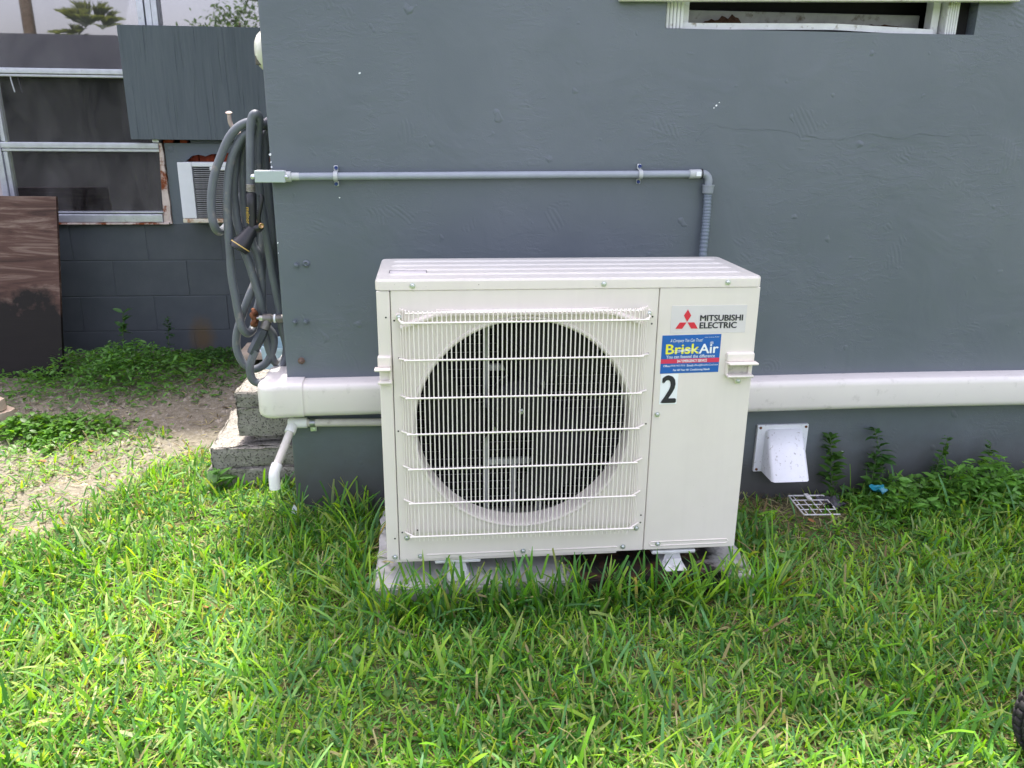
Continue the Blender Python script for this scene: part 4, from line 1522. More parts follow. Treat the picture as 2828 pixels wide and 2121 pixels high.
# ------------------------------------------------------------------ side wall fittings: lamp, hose hook, hose, tap
lm = thing('wall_lamp', 'round cream wall fitting with a small dark window seen edge-on at the corner', 'wall lamp', (XC, 0.66, 1.31))
b = MB()
b.lathe([(0.058, 0), (0.058, 0.010), (0.054, 0.020), (0.044, 0.031), (0.030, 0.038), (0.0, 0.041)], (XC, 0.655, 1.303), (-1, 0, 0), 32, capb=False)
b.build('shade', LAMPM, lm)
b = MB()
b.rbox((XC - 0.036, 0.618, 1.263), (XC - 0.020, 0.645, 1.288), 0.002)
b.build('dark_window', simple('smoked_lens', (0.12, 0.11, 0.09), 0.2, 0.5), lm)
hk = thing('hose_hook', 'dull metal hose hook fixed to the side wall behind the hose coil', 'hook', (XC, 0.65, 1.07))
b = MB()
b.tube(spline([(XC, 0.66, 1.07), (-0.38, 0.66, 1.066), (-0.425, 0.655, 1.075), (-0.445, 0.65, 1.10), (-0.447, 0.648, 1.128)], 5), 0.006, 8)
b.lathe([(0.008, 0), (0.010, 0.003), (0.006, 0.006)], (-0.447, 0.648, 1.13), (0, -0.3, 1), 10)
b.build('hook_arm', simple('tan_enamel', (0.42, 0.34, 0.30), 0.5, 0.4), hk)
b = MB()
b.rbox((XC - 0.006, 0.62, 1.03), (XC, 0.70, 1.11), 0.002)
b.build('hook_plate', OLDBRASS, hk)

hs = thing('garden_hose', 'grey rubber garden hose hung in loose loops at the wall corner with spray nozzle', 'hose', (-0.40, 0.63, 0.7))
HO = {
    'B': [(-0.391, 0.585, 0.92), (-0.385, 0.585, 0.998), (-0.378, 0.585, 1.078), (-0.37, 0.585, 1.118), (-0.359, 0.585, 1.129), (-0.353, 0.6, 1.117), (-0.362, 0.62, 1.078), (-0.371, 0.62, 0.996),
          (-0.373, 0.62, 0.913), (-0.369, 0.62, 0.843), (-0.362, 0.62, 0.753), (-0.356, 0.63, 0.658), (-0.346, 0.64, 0.556), (-0.344, 0.65, 0.483), (-0.338, 0.67, 0.415), (-0.349, 0.66, 0.365),
          (-0.376, 0.63, 0.335), (-0.414, 0.61, 0.314), (-0.439, 0.605, 0.325), (-0.444, 0.6, 0.364), (-0.433, 0.6, 0.4), (-0.42, 0.6, 0.425)],
    'A': [(-0.331, 0.66, 1.114), (-0.348, 0.63, 1.102), (-0.372, 0.6, 1.107), (-0.397, 0.6, 1.102), (-0.423, 0.6, 1.085), (-0.447, 0.6, 1.056), (-0.471, 0.6, 1.01), (-0.492, 0.6, 0.964),
          (-0.507, 0.6, 0.909), (-0.513, 0.6, 0.853), (-0.509, 0.6, 0.811), (-0.504, 0.63, 0.79), (-0.496, 0.68, 0.796), (-0.475, 0.72, 0.83), (-0.454, 0.72, 0.871), (-0.428, 0.72, 0.935),
          (-0.409, 0.72, 1.021), (-0.372, 0.7, 1.072), (-0.341, 0.7, 1.08)],
    'C': [(-0.331, 0.66, 1.108), (-0.357, 0.63, 1.093), (-0.39, 0.61, 1.078), (-0.414, 0.61, 1.056), (-0.437, 0.61, 1.018), (-0.453, 0.61, 0.969), (-0.463, 0.61, 0.914), (-0.469, 0.61, 0.858),
          (-0.472, 0.61, 0.787), (-0.473, 0.61, 0.726), (-0.475, 0.61, 0.662), (-0.47, 0.61, 0.594), (-0.465, 0.61, 0.534), (-0.457, 0.61, 0.492), (-0.446, 0.63, 0.471), (-0.435, 0.66, 0.482),
          (-0.429, 0.69, 0.521), (-0.412, 0.7, 0.585), (-0.398, 0.7, 0.686), (-0.386, 0.7, 0.76), (-0.371, 0.71, 0.907), (-0.369, 0.72, 1.021), (-0.35, 0.72, 1.074)],
    'D': [(-0.37, 0.65, 1.085), (-0.4, 0.64, 1.072), (-0.418, 0.64, 1.05), (-0.433, 0.64, 1.023), (-0.442, 0.64, 0.979), (-0.45, 0.64, 0.926), (-0.453, 0.64, 0.869), (-0.45, 0.64, 0.818),
          (-0.443, 0.64, 0.774), (-0.436, 0.64, 0.727), (-0.426, 0.64, 0.691), (-0.411, 0.64, 0.622), (-0.401, 0.64, 0.572), (-0.398, 0.66, 0.502), (-0.396, 0.66, 0.44), (-0.387, 0.66, 0.392),
          (-0.376, 0.68, 0.357), (-0.36, 0.72, 0.359)],
    'E': [(-0.38, 0.67, 1.075), (-0.405, 0.66, 1.055), (-0.417, 0.66, 1.022), (-0.425, 0.66, 0.967), (-0.429, 0.66, 0.896), (-0.428, 0.66, 0.815), (-0.415, 0.66, 0.748), (-0.402, 0.66, 0.712),
          (-0.397, 0.66, 0.633), (-0.401, 0.66, 0.532), (-0.394, 0.66, 0.491), (-0.376, 0.66, 0.46), (-0.375, 0.66, 0.429), (-0.387, 0.66, 0.392), (-0.409, 0.66, 0.361), (-0.445, 0.66, 0.345),
          (-0.476, 0.66, 0.365), (-0.492, 0.66, 0.41), (-0.488, 0.66, 0.462), (-0.464, 0.66, 0.528), (-0.437, 0.66, 0.588), (-0.411, 0.68, 0.649), (-0.395, 0.7, 0.716), (-0.38, 0.71, 0.9), (-0.36, 0.71, 1.06)],
    'F': [(-0.334, 0.67, 1.09), (-0.34, 0.66, 1.083), (-0.35, 0.66, 1.067), (-0.354, 0.66, 1.034), (-0.357, 0.66, 0.967), (-0.354, 0.66, 0.91), (-0.353, 0.66, 0.839), (-0.35, 0.66, 0.765),
          (-0.356, 0.67, 0.7), (-0.349, 0.67, 0.616), (-0.346, 0.67, 0.529), (-0.347, 0.68, 0.465), (-0.339, 0.7, 0.428)],
}
b = MB()
for k, pts in HO.items():
    b.tube(spline(pts, 6), 0.0126, 12)
b.build('hose', HOSEM, hs)
nz = MB()
top, bot = Vector((-0.389, 0.578, 0.905)), Vector((-0.394, 0.572, 0.800))
nz.tube([top + Vector((0, 0, 0.004)), top, top * 0.7 + bot * 0.3, bot * 0.8 + top * 0.2, bot + Vector((0, -0.002, -0.018))], [0.0125, 0.0155, 0.0150, 0.0135, 0.0125], 16)
nz.tube([Vector((-0.392, 0.570, 0.806)), Vector((-0.412, 0.562, 0.778)), Vector((-0.424, 0.558, 0.762)), Vector((-0.430, 0.556, 0.754)), Vector((-0.436, 0.553, 0.745))], [0.016, 0.023, 0.0285, 0.030, 0.027], 20)
nz.tube([Vector((-0.392, 0.572, 0.806)), Vector((-0.376, 0.572, 0.806)), Vector((-0.366, 0.570, 0.812))], [0.013, 0.013, 0.0105], 12)
noz = nz.build('spray_nozzle', BLACKP, hs)
b = MB()
b.tube(spline([(-0.370, 0.572, 0.816), (-0.371, 0.568, 0.838), (-0.362, 0.566, 0.870), (-0.357, 0.568, 0.897), (-0.362, 0.57, 0.902)], 4), [0.006] * 16 + [0.0055], 8)
b.build('trigger', BLACKP, noz)
dirn = (Vector((-0.436, 0.553, 0.745)) - Vector((-0.424, 0.558, 0.762))).normalized()
b = MB()
b.lathe([(0.0288, -0.0015), (0.0305, -0.0015), (0.0305, 0.0015), (0.0298, 0.0015)], Vector((-0.4285, 0.5565, 0.7565)), dirn, 24, capa=False, capb=False)
b.build('gold_ring', GOLD, noz)
b = MB()
b.lathe([(0.0082, 0), (0.0082, 0.007), (0.006, 0.0085), (0.003, 0.006)], Vector((-0.3655, 0.566, 0.8145)), (0.3, -1, 0.1), 12)
b.build('brass_knob', BRASS, noz)
b = MB()
for i in range(5):
    z = 0.912 + i * 0.0042
    b.lathe([(0.0125, 0), (0.0135, 0.001), (0.0135, 0.003), (0.0125, 0.004)], (-0.3895 + 0.00025 * i, 0.5785, z), (0.05, 0.03, 1), 16)
b.build('hose_collar', simple('corroded_collar', (0.30, 0.28, 0.25), 0.5, 0.5, metal=0.6, var=0.25, vscale=90), noz)
cu = fit_text('melnor', -0.05, 0.0, -0.006, 0.006, 0, simple('gold_print', (0.55, 0.36, 0.05), 0.4, 0.4), noz, name='lettering')
me = cu.data
orgn = ORG[noz.name]
for v in me.vertices:
    w = v.co + orgn
    u, t = w.x + 0.05, w.z        # along the word, across it
    v.co = Vector((-0.3985 + t * 0.9 - u * 0.05, 0.5605 - 0.0004 + abs(t) * 0.05, 0.868 - u * 0.95)) - orgn
b = MB()
a0, a1 = Vector((-0.392, 0.612, 0.488)), Vector((-0.4345, 0.600, 0.412))
b.tube([a0, a0 * 0.85 + a1 * 0.15, a1 * 0.9 + a0 * 0.1, a1], [0.014, 0.0175, 0.0165, 0.0145], 6)
b.build('hose_coupler', simple('coupler_slate', (0.035, 0.045, 0.055), 0.4, 0.5), hs)

tp = thing('garden_tap', 'old grey brass garden tap with rusty handwheel on the side wall', 'tap', (XC, 0.62, 0.52))
b = MB()
b.cyl((XC, 0.62, 0.5205), (-0.352, 0.62, 0.5205), 0.0135, 14)
b.cyl((-0.352, 0.62, 0.5205), (-0.392, 0.62, 0.5215), 0.0115, 14)
b.cyl((-0.368, 0.62, 0.5210), (-0.394, 0.62, 0.5215), 0.0150, 8)
b.tube([(-0.380, 0.62, 0.520), (-0.384, 0.616, 0.506), (-0.391, 0.612, 0.489)], [0.012, 0.0145, 0.0150], 14)
b.build('valve_body', OLDBRASS, tp)
b = MB()
b.cyl((-0.3545, 0.62, 0.5205), (-0.3605, 0.62, 0.5206), 0.0140, 14)
b.build('thread_tape', SWHITE, tp)
b = MB()
b.cyl((-0.392, 0.62, 0.5215), (-0.405, 0.62, 0.522), 0.0088, 6)
b.cyl((-0.405, 0.62, 0.522), (-0.420, 0.62, 0.5225), 0.0045, 8)
b.build('packing_nut', ZINC, tp)
b = MB()
pth = [(-0.420 - 0.004 * math.cos(5 * a), 0.62 + (0.0225 + 0.004 * math.cos(5 * a)) * math.cos(a), 0.5225 + (0.0225 + 0.004 * math.cos(5 * a)) * math.sin(a)) for a in [2 * math.pi * i / 40 for i in range(40)]]
b.tube(pth, 0.0062, 8, closed=True)
for k in range(5):
    a = 2 * math.pi * k / 5
    b.cyl((-0.420, 0.62, 0.5225), (-0.420, 0.62 + 0.024 * math.cos(a), 0.5225 + 0.024 * math.sin(a)), 0.004, 6)
b.cyl((-0.413, 0.62, 0.5225), (-0.428, 0.62, 0.5225), 0.008, 10)
b.build('handwheel', RUST, tp)

# ------------------------------------------------------------------ leaning burnt plywood, scraps
b = MB()
lean = Matrix.Translation((-1.80, 2.16, -0.13)) @ Matrix.Rotation(math.radians(-7), 4, 'Z') @ Matrix.Rotation(math.radians(-12), 4, 'X')
b.rbox((-0.75, -0.009, 0.0), (0.10, 0.009, 0.905), 0.0015)
o = b.build('burnt_plywood', BURNT, None, 'weathered brown plywood sheet with burnt black lower half leaning at far left', 'board')
o.matrix_world = lean
b = MB()
for k, (zz, dx) in enumerate(((0.0, 0.0), (0.05, -0.03))):
    poly = [(-0.42, -0.10), (0.10, -0.055), (0.155, -0.02), (0.165, 0.01), (0.12, 0.055), (-0.05, 0.09), (-0.42, 0.12)]
    b.prism([(x + dx, y) for x, y in poly], zz, zz + 0.045, plane='xy')
o = b.build('wood_offcut', PALEWOOD, None, 'pale sunlit wood offcut lying at the left edge among weeds', 'wood')
o.location = (-1.80, 1.50, -0.115)
o.rotation_euler = (math.radians(4), math.radians(-3), math.radians(8))
b = MB()
b.rbox((-0.86, 2.20, -0.055), (-0.50, 2.44, -0.022), 0.004)
for x in (-0.84, -0.55):
    b.rbox((x, 2.22, -0.16), (x + 0.05, 2.42, -0.0555), 0.004)
b.build('wooden_board', PALEWOOD, None, 'low pale wooden board raised on battens behind the hose', 'wood', origin=(-0.68, 2.3, -0.1))
bk = thing('plastic_bucket', 'pale blue plastic bucket partly hidden behind the hose and wall corner', 'bucket', (-0.585, 2.0, -0.11))
b = MB()
b.lathe([(0.095, 0.0), (0.100, 0.01), (0.118, 0.22), (0.124, 0.222), (0.124, 0.235), (0.116, 0.235), (0.113, 0.22), (0.097, 0.015)], (-0.555, 1.88, -0.115), (0, 0, 1), 32, capb=True)
b.build('bucket_body', CYAN, bk)
b = MB()
b.tube([(-0.555 + 0.125 * math.cos(math.pi * i / 14), 1.88 - 0.05 * math.sin(math.pi * i / 14), 0.105 - 0.06 * math.sin(math.pi * i / 14)) for i in range(15)], 0.003, 6)
b.build('bucket_handle', ZINC, bk)
b = MB()
b.prism([(-0.327, -0.075), (-0.300, -0.078), (-0.307, -0.055), (-0.315, -0.044)], 0.455, 0.459)
b.build('paper_scrap', SWHITE, None, 'tiny white torn scrap in the grass at the foot of the wall corner', 'litter', origin=(-0.31, 0.457, -0.078))
# white wire grate on the soil
gt = thing('vent_grille', 'broken white plastic vent grille lying on the soil right of the condenser', 'grille', (1.38, 0.40, -0.10))
GM = Matrix.Translation((1.382, 0.405, -0.088)) @ Matrix.Rotation(math.radians(4), 4, 'Z') @ Matrix.Rotation(math.radians(9), 4, 'X') @ Matrix.Rotation(math.radians(4), 4, 'Y')


def gpt(x, y, z=0):
    return GM @ Vector((x, y, z))


for x0_, y0_, x1_, y1_, r in ((-0.065, -0.055, 0.065, -0.055, .0025), (-0.065, 0.055, 0.065, 0.055, .0025), (-0.065, -0.055, -0.065, 0.055, .0025), (0.065, -0.02, 0.065, 0.055, .0025), (-0.05, -0.055, -0.05, 0.055, .0018), (-0.022, -0.055, -0.022, 0.03, .0018),
                              (0.006, -0.04, 0.006, 0.055, .0018), (0.034, -0.055, 0.034, 0.03, .0018), (-0.065, -0.026, 0.065, -0.026, .0018), (-0.065, 0.002, 0.05, 0.002, .0018), (-0.065, 0.028, 0.065, 0.028, .0018)):
    b = MB()
    b.cyl(gpt(x0_, y0_), gpt(x1_, y1_), r, 6)
    b.build('grille_bar', WHITEP, gt)
b = MB()
b.rbox((-0.008, 0.025, 0.001), (0.008, 0.06, 0.006), 0.002, mat=GM)
b.build('clip', WHITEP, gt)
# crumpled dark rag and teal scrap


def crumple(name, c, sx_, sy_, sz_, mat, label, cat, n=9, seed=0):
    rr = random.Random(seed)
    b = MB()
    vs, fs = [], []
    for i in range(n):
        for j in range(n):
            u, v = i / (n - 1) - .5, j / (n - 1) - .5
            vs.append((c[0] + u * sx_, c[1] + v * sy_, c[2] + sz_ * (rr.random() - .3) * (1 - 1.6 * (u * u + v * v)) + sz_ * 0.5 * math.sin(u * 7 + 1) * math.cos(v * 5)))
    for i in range(n - 1):
        for j in range(n - 1):
            fs.append((i * n + j, i * n + n + j, i * n + n + j + 1, i * n + j + 1))
    o2 = len(vs)
    vs += [(p[0], p[1], p[2] - 0.002) for p in vs]
    fs += [tuple(k + o2 for k in f[::-1]) for f in fs]
    b.add(vs, fs)
    return b.build(name, mat, None, label, cat, origin=c, fixn=False)


crumple('plastic_scrap', (1.60, 0.40, -0.035), 0.05, 0.045, 0.016, TEAL, 'crumpled teal blue plastic scrap caught in weeds by the right wall', 'litter', 7, 3)
crumple('rag', (1.455, 0.435, -0.095), 0.08, 0.07, 0.03, simple('grey_rag', (0.07, 0.07, 0.08), 0.9, 0.1, var=0.3), 'dark grey crumpled rag beside the white grille', 'rag', 9, 4)

# knobbly tyre at the right edge
wl = thing('wheel', 'black knobbly rubber wheel just entering the frame at lower right', 'wheel', (1.435, -0.70, -0.11))
wc = Vector((1.395, -0.70, -0.012))
b = MB()
pth = [(wc.x + 0.088 * math.cos(a), wc.y, wc.z + 0.088 * math.sin(a)) for a in [2 * math.pi * i / 48 for i in range(48)]]
b.tube(pth, 0.030, 14, closed=True)
ty = b.build('tyre', RUBBER, wl)
kb_ = MB()
kb_.rbox((-0.0075, -0.0075, -0.004), (0.0075, 0.0075, 0.0045), 0.0015, 1)
kb_me = kb_.mesh('tread_block', RUBBER)
for i in range(40):
    a = 2 * math.pi * i / 40
    for j in (-1, 0, 1):
        th = j * 0.62
        rr = 0.088 + 0.030 * math.cos(th)
        aa = a + (0.5 if j == 0 else 0) * 2 * math.pi / 40
        p = Vector((wc.x + rr * math.cos(aa), wc.y + 0.030 * math.sin(th), wc.z + rr * math.sin(aa)))
        o = piece('tread_block', kb_me, ty, p)
        nrm = Vector((math.cos(aa) * math.cos(th), math.sin(th), math.sin(aa) * math.cos(th)))
        o.rotation_euler = nrm.to_track_quat('Z', 'Y').to_euler()
b = MB()
b.lathe([(0.062, -0.018), (0.066, -0.012), (0.05, -0.006), (0.02, -0.022), (0.02, 0.022), (0.05, 0.006), (0.066, 0.012), (0.062, 0.018)], wc, (0, 1, 0), 32)
b.build('rim', simple('rim_grey', (0.3, 0.3, 0.31), 0.5, 0.5, metal=0.4), wl)


# ------------------------------------------------------------------ vegetation (arrays)
def ribbon_mesh(name, base, yaw, L, Wd, lean, curve, cb, ct, tip, mat, seg=4, twist=None, label=None, zfloor=None, droop=None):
    n = len(L)
    T = seg + 1
    ds = L / seg
    th = lean.copy()
    P = np.zeros((n, T, 3))
    P[:, 0] = base
    hx, hy = np.cos(yaw), np.sin(yaw)
    for k in range(1, T):
        P[:, k, 0] = P[:, k - 1, 0] + ds * np.sin(th) * hx
        P[:, k, 1] = P[:, k - 1, 1] + ds * np.sin(th) * hy
        P[:, k, 2] = P[:, k - 1, 2] + ds * np.cos(th)
        th = th + curve / seg
    if zfloor is not None:
        P[:, :, 2] = np.maximum(P[:, :, 2], (zfloor + 0.006)[:, None])
    tw = np.zeros(n) if twist is None else twist
    sx_, sy_ = -np.sin(yaw + tw), np.cos(yaw + tw)
    prof = np.interp(np.linspace(0, 1, T), [0, .15, .5, .85, 1], [.62, .85, 1, .82, 0])
    wid = np.tile(prof, (n, 1)) * Wd[:, None] * 0.5
    wid[:, -1] = tip * Wd * 0.5
    sz_ = RNG.normal(0, 0.35, n)
    S = np.stack([sx_, sy_, sz_], -1)
    S /= np.linalg.norm(S, axis=1)[:, None]
    V = np.empty((n, T, 2, 3), np.float32)
    V[:, :, 0] = P - S[:, None] * wid[:, :, None]
    V[:, :, 1] = P + S[:, None] * wid[:, :, None]
    t = np.linspace(0, 1, T)[None, :, None]
    Cc = cb[:, None] * (1 - t) + ct[:, None] * t
    Cc = np.repeat(Cc[:, :, None, :], 2, axis=2)
    Cc = np.concatenate([Cc, np.ones(Cc.shape[:-1] + (1,))], -1).astype(np.float32)
    i0 = (np.arange(n) * T * 2)[:, None] + (np.arange(seg) * 2)[None]
    Q = np.stack([i0, i0 + 1, i0 + 3, i0 + 2], -1).reshape(-1, 4).astype(np.int32)
    return V.reshape(-1, 3), Q, Cc.reshape(-1, 4)


def raw_mesh(name, V, Q, Cc, mat):
    me = bpy.data.meshes.new(name)
    me.vertices.add(len(V))
    me.vertices.foreach_set('co', V.astype(np.float32).reshape(-1))
    nq = len(Q)
    me.loops.add(nq * 4)
    me.loops.foreach_set('vertex_index', Q.reshape(-1).astype(np.int32))
    me.polygons.add(nq)
    me.polygons.foreach_set('loop_start', np.arange(0, nq * 4, 4, dtype=np.int32))
    me.polygons.foreach_set('loop_total', np.full(nq, 4, np.int32))
    me.update(calc_edges=True)
    at = me.color_attributes.new('col', 'FLOAT_COLOR', 'POINT')
    at.data.foreach_set('color', Cc.astype(np.float32).reshape(-1))
    me.materials.append(mat)
    me.shade_smooth()
    return me


def join(parts):
    V, Q, Cc, o = [], [], [], 0
    for v, q, c in parts:
        V.append(v)
        Q.append(q + o)
        Cc.append(c)
        o += len(v)
    return np.concatenate(V), np.concatenate(Q), np.concatenate(Cc)


PALETTE = np.array([(0.032, 0.105, 0.016), (0.052, 0.150, 0.016), (0.092, 0.215, 0.016), (0.052, 0.135, 0.045), (0.155, 0.275, 0.022), (0.095, 0.200, 0.050)])
STRAW = np.array([(0.36, 0.32, 0.16), (0.26, 0.235, 0.11), (0.42, 0.39, 0.22), (0.20, 0.15, 0.08)])


def blocked(x, y):
    r = (x > -0.045) & (x < 1.01) & (y > -0.055) & (y < 0.43)
    r |= (x > XC - 0.005) & (y > 0.505)
    r |= (x > -0.66) & (x < -0.33) & (y > 0.755) & (y < 1.2)
    r |= (y > 2.62)
    return r


def scatter(n, xa, xb, ya, yb, dens):
    x = RNG.uniform(xa, xb, n)
    y = RNG.uniform(ya, yb, n)
    d = dens(x, y)
    k = (RNG.random(n) < d) & ~blocked(x, y)
    return x[k], y[k]


def lawn_density(x, y):
    e = lawn_edge(x) + np.where(x < XC, 0.5, 0.0) * (fnoise(x * 8, y * 8, 5) - 0.5)
    d = np.clip((e - y) / 0.26 + 0.45, 0, 1) ** 1.5
    sparse = 0.22 * (fnoise(x * 5, y * 5, 9) > 0.50) * (x < -0.95) * (y < 1.35)
    d = np.maximum(d, sparse)
    bare = np.exp(-((x - 1.33) ** 2 / 0.022 + (y - 0.42) ** 2 / 0.020))
    d = d * (1 - 0.985 * np.clip(bare * 1.05, 0, 1))
    d = d * (0.62 + 0.38 * np.clip((fnoise(x * 5, y * 5, 31) - 0.3) * 3, 0, 1))
    return d


def blades(x, y, Lr, Wr, leanr, curver, straw=0.05, tipstraw=0.25, seg=4, dark=1.0, tipw=(0.1, 0.75)):
    n = len(x)
    z = ground_z(x, y)
    base = np.stack([x, y, z - 0.004], -1)
    yaw = RNG.uniform(0, 2 * np.pi, n)
    L = RNG.uniform(*Lr, n)
    Wd = RNG.uniform(*Wr, n)
    L = L * np.where((x < -0.33) & (y > 0.30), 0.68, 1.0) * (0.75 + 0.5 * fnoise(x * 2.3, y * 2.3, 91))
    L = L * (1 - 0.5 * np.exp(-((x - 1.34) ** 2 / 0.04 + (y - 0.25) ** 2 / 0.03)))
    lean = RNG.uniform(*leanr, n)
    curve = RNG.uniform(*curver, n)
    pn = fnoise(x * 3.0, y * 3.0, 55)
    ci = np.clip((pn + RNG.normal(0, 0.28, n)) * 6, 0, 5.99).astype(int)
    cb = PALETTE[ci] * RNG.uniform(0.8, 1.45, (n, 1)) * dark * 1.22
    ct = cb * RNG.uniform(0.95, 1.35, (n, 1))
    st = RNG.random(n) < straw * (0.4 + 2.2 * np.clip(fnoise(x * 3.5, y * 3.5, 140) - 0.35, 0, 1) * 2)
    sc = STRAW[RNG.integers(0, 4, n)]
    cb[st] = sc[st]
    ct[st] = sc[st]
    tp_ = (RNG.random(n) < tipstraw) & ~st
    ct[tp_] = ct[tp_] * 0.5 + np.array((0.40, 0.40, 0.16)) * 0.5
    tip = np.where(RNG.random(n) < 0.55, RNG.uniform(0.45, 0.8, n), RNG.uniform(0.05, 0.2, n))
    return ribbon_mesh('b', base, yaw, L, Wd, lean, curve, cb, ct, tip, GRASS, seg, RNG.normal(0, 0.3, n), zfloor=z)


parts = []
x, y = scatter(62000, -2.7, 2.9, -1.15, 1.5, lawn_density)
parts.append(blades(x, y, (0.03, 0.085), (0.0018, 0.0045), (1.1, 1.62), (-0.3, 0.7), straw=0.30, tipstraw=0.2, seg=3))      # thatch
x, y = scatter(98000, -2.7, 2.9, -1.15, 1.5, lawn_density)
parts.append(blades(x, y, (0.03, 0.085), (0.0030, 0.0058), (0.2, 1.35), (-0.2, 1.0), straw=0.05, tipstraw=0.25, seg=3))
x, y = scatter(66000, -2.7, 2.9, -1.15, 1.5, lawn_density)
parts.append(blades(x, y, (0.035, 0.090), (0.0050, 0.0090), (0.25, 1.40), (-0.2, 0.9), straw=0.02, tipstraw=0.25))
x, y = scatter(7000, -2.7, 2.9, -1.15, 1.5, lambda x, y: lawn_density(x, y) * (fnoise(x * 4, y * 4, 77) > 0.45))
parts.append(blades(x, y, (0.08, 0.135), (0.0055, 0.0100), (0.2, 1.1), (0.1, 1.2), straw=0.02, tipstraw=0.2, seg=5))
x, y = scatter(2600, -2.7, 2.9, -1.15, 1.5, lawn_density)
parts.append(blades(x, y, (0.10, 0.22), (0.0018, 0.003), (1.45, 1.6), (-0.1, 0.1), straw=0.8, tipstraw=0.0, seg=5))     # runners
# rim: blades beyond the frame, thinner cover
x, y = scatter(14000, -4.5, 4.5, -4.0, -1.15, lambda x, y: np.ones_like(x) * 0.9)
parts.append(blades(x, y, (0.06, 0.12), (0.008, 0.014), (0.3, 1.2), (0.1, 1.0), straw=0.05, seg=3))
V, Q, Cc = join(parts)
lawn = link('lawn_grass', raw_mesh('lawn_grass', V, Q, Cc, GRASS))
tag(lawn, 'mown broad bladed lawn grass in front of the house', 'grass', None, 'stuff')

# tall unmown blades round the pad, the blocks and the wall foot
parts = []
xs, ys = [], []
n = 190
xs.append(RNG.uniform(-0.06, 1.06, n))
ys.append(RNG.uniform(-0.15, -0.058, n))
xs.append(RNG.uniform(-0.06, 1.06, 430))
ys.append(RNG.uniform(-0.11, -0.056, 430))
xs.append(RNG.uniform(-0.13, -0.05, 70))
ys.append(RNG.uniform(-0.1, 0.45, 70))
xs.append(RNG.uniform(1.015, 1.12, 60))
ys.append(RNG.uniform(-0.1, 0.30, 60))
xs.append(RNG.uniform(-0.75, -0.33, 25))
ys.append(RNG.uniform(0.55, 0.75, 25))
xs.append(RNG.uniform(-0.31, -0.05, 90))
ys.append(RNG.uniform(0.38, 0.50, 90))
xs.append(RNG.uniform(1.5, 2.9, 150))
ys.append(RNG.uniform(0.25, 0.50, 150))
x, y = np.concatenate(xs), np.concatenate(ys)
V, Q, Cc = blades(x, y, (0.075, 0.175), (0.0050, 0.0095), (0.02, 0.8), (0.15, 1.0), straw=0.02, tipstraw=0.15, seg=6)
tg = link('tall_grass', raw_mesh('tall_grass', V, Q, Cc, GRASS))
tag(tg, 'longer unmown grass blades round the pad and wall foot', 'grass', None, 'stuff')

# dry straw on the bare soil by the right wall
xr = RNG.normal(1.24, 0.11, 420)
yr = np.clip(RNG.normal(0.43, 0.07, 420), 0.2, 0.51)
k = ~blocked(xr, yr)
xr, yr = xr[k], yr[k]
n = len(xr)
sc = STRAW[RNG.integers(0, 4, n)] * RNG.uniform(0.5, 1.0, (n, 1))
zz = ground_z(xr, yr)
V, Q, Cc = ribbon_mesh('s', np.stack([xr, yr, zz + 0.006], -1), RNG.uniform(0, 6.28, n), RNG.uniform(0.03, 0.09, n), RNG.uniform(0.0012, 0.0028, n), RNG.uniform(0.9, 1.7, n), RNG.uniform(-.4, .8, n), sc, sc, np.full(n, .3), STRAWM, 4, zfloor=zz)
tag(link('dry_straw', raw_mesh('dry_straw', V, Q, Cc, STRAWM)), 'dry brown straw on the bare soil by the right wall', 'straw', None, 'stuff')


# leafy weeds: n leaves given by base, direction, length, width
LP = np.array([(0, 0, 0), (0.30, 0.42, 0.05), (0.30, -0.42, 0.05), (0.65, 0.40, 0.03), (0.65, -0.40, 0.03), (1.0, 0.0, -0.10)])


def leaf_quads(base, d, L, Wd, col, up=None, rounder=False):
    n = len(L)
    d = d / np.linalg.norm(d, axis=1)[:, None]
    upv = np.tile(np.array([0, 0, 1.0]), (n, 1)) + RNG.normal(0, 0.35, (n, 3))
    s = np.cross(d, upv)
    s /= np.linalg.norm(s, axis=1)[:, None]
    u = np.cross(s, d)
    tpl = np.array([(0, 0, 0), (0.32, 0.46, 0.07), (0.36, 0.0, 0.0), (0.32, -0.46, 0.07), (0.70, 0.36, 0.03), (0.74, 0.0, -0.03), (0.70, -0.36, 0.03), (1.0, 0.0, -0.12)])
    V = base[:, None] + d[:, None] * (tpl[:, 0] * 1.0)[None, :, None] * L[:, None, None] + s[:, None] * tpl[:, 1][None, :, None] * Wd[:, None, None] + u[:, None] * tpl[:, 2][None, :, None] * L[:, None, None]
    q = np.array([(0, 2, 1, 1), (0, 3, 2, 2), (1, 2, 5, 4), (2, 3, 6, 5), (4, 5, 7, 7), (5, 6, 7, 7)])
    # degenerate corners are avoided by repeating as quads with midpoints
    q = np.array([(0, 3, 2, 1), (1, 2, 5, 4), (2, 3, 6, 5), (4, 5, 6, 7)])
    Q = (np.arange(n) * 8)[:, None, None] + q[None]
    C4 = np.concatenate([np.repeat(col[:, None], 8, 1), np.ones((n, 8, 1))], -1)
    C4[:, [2, 5], :3] *= 1.18
    return V.reshape(-1, 3), Q.reshape(-1, 4), C4.reshape(-1, 4)


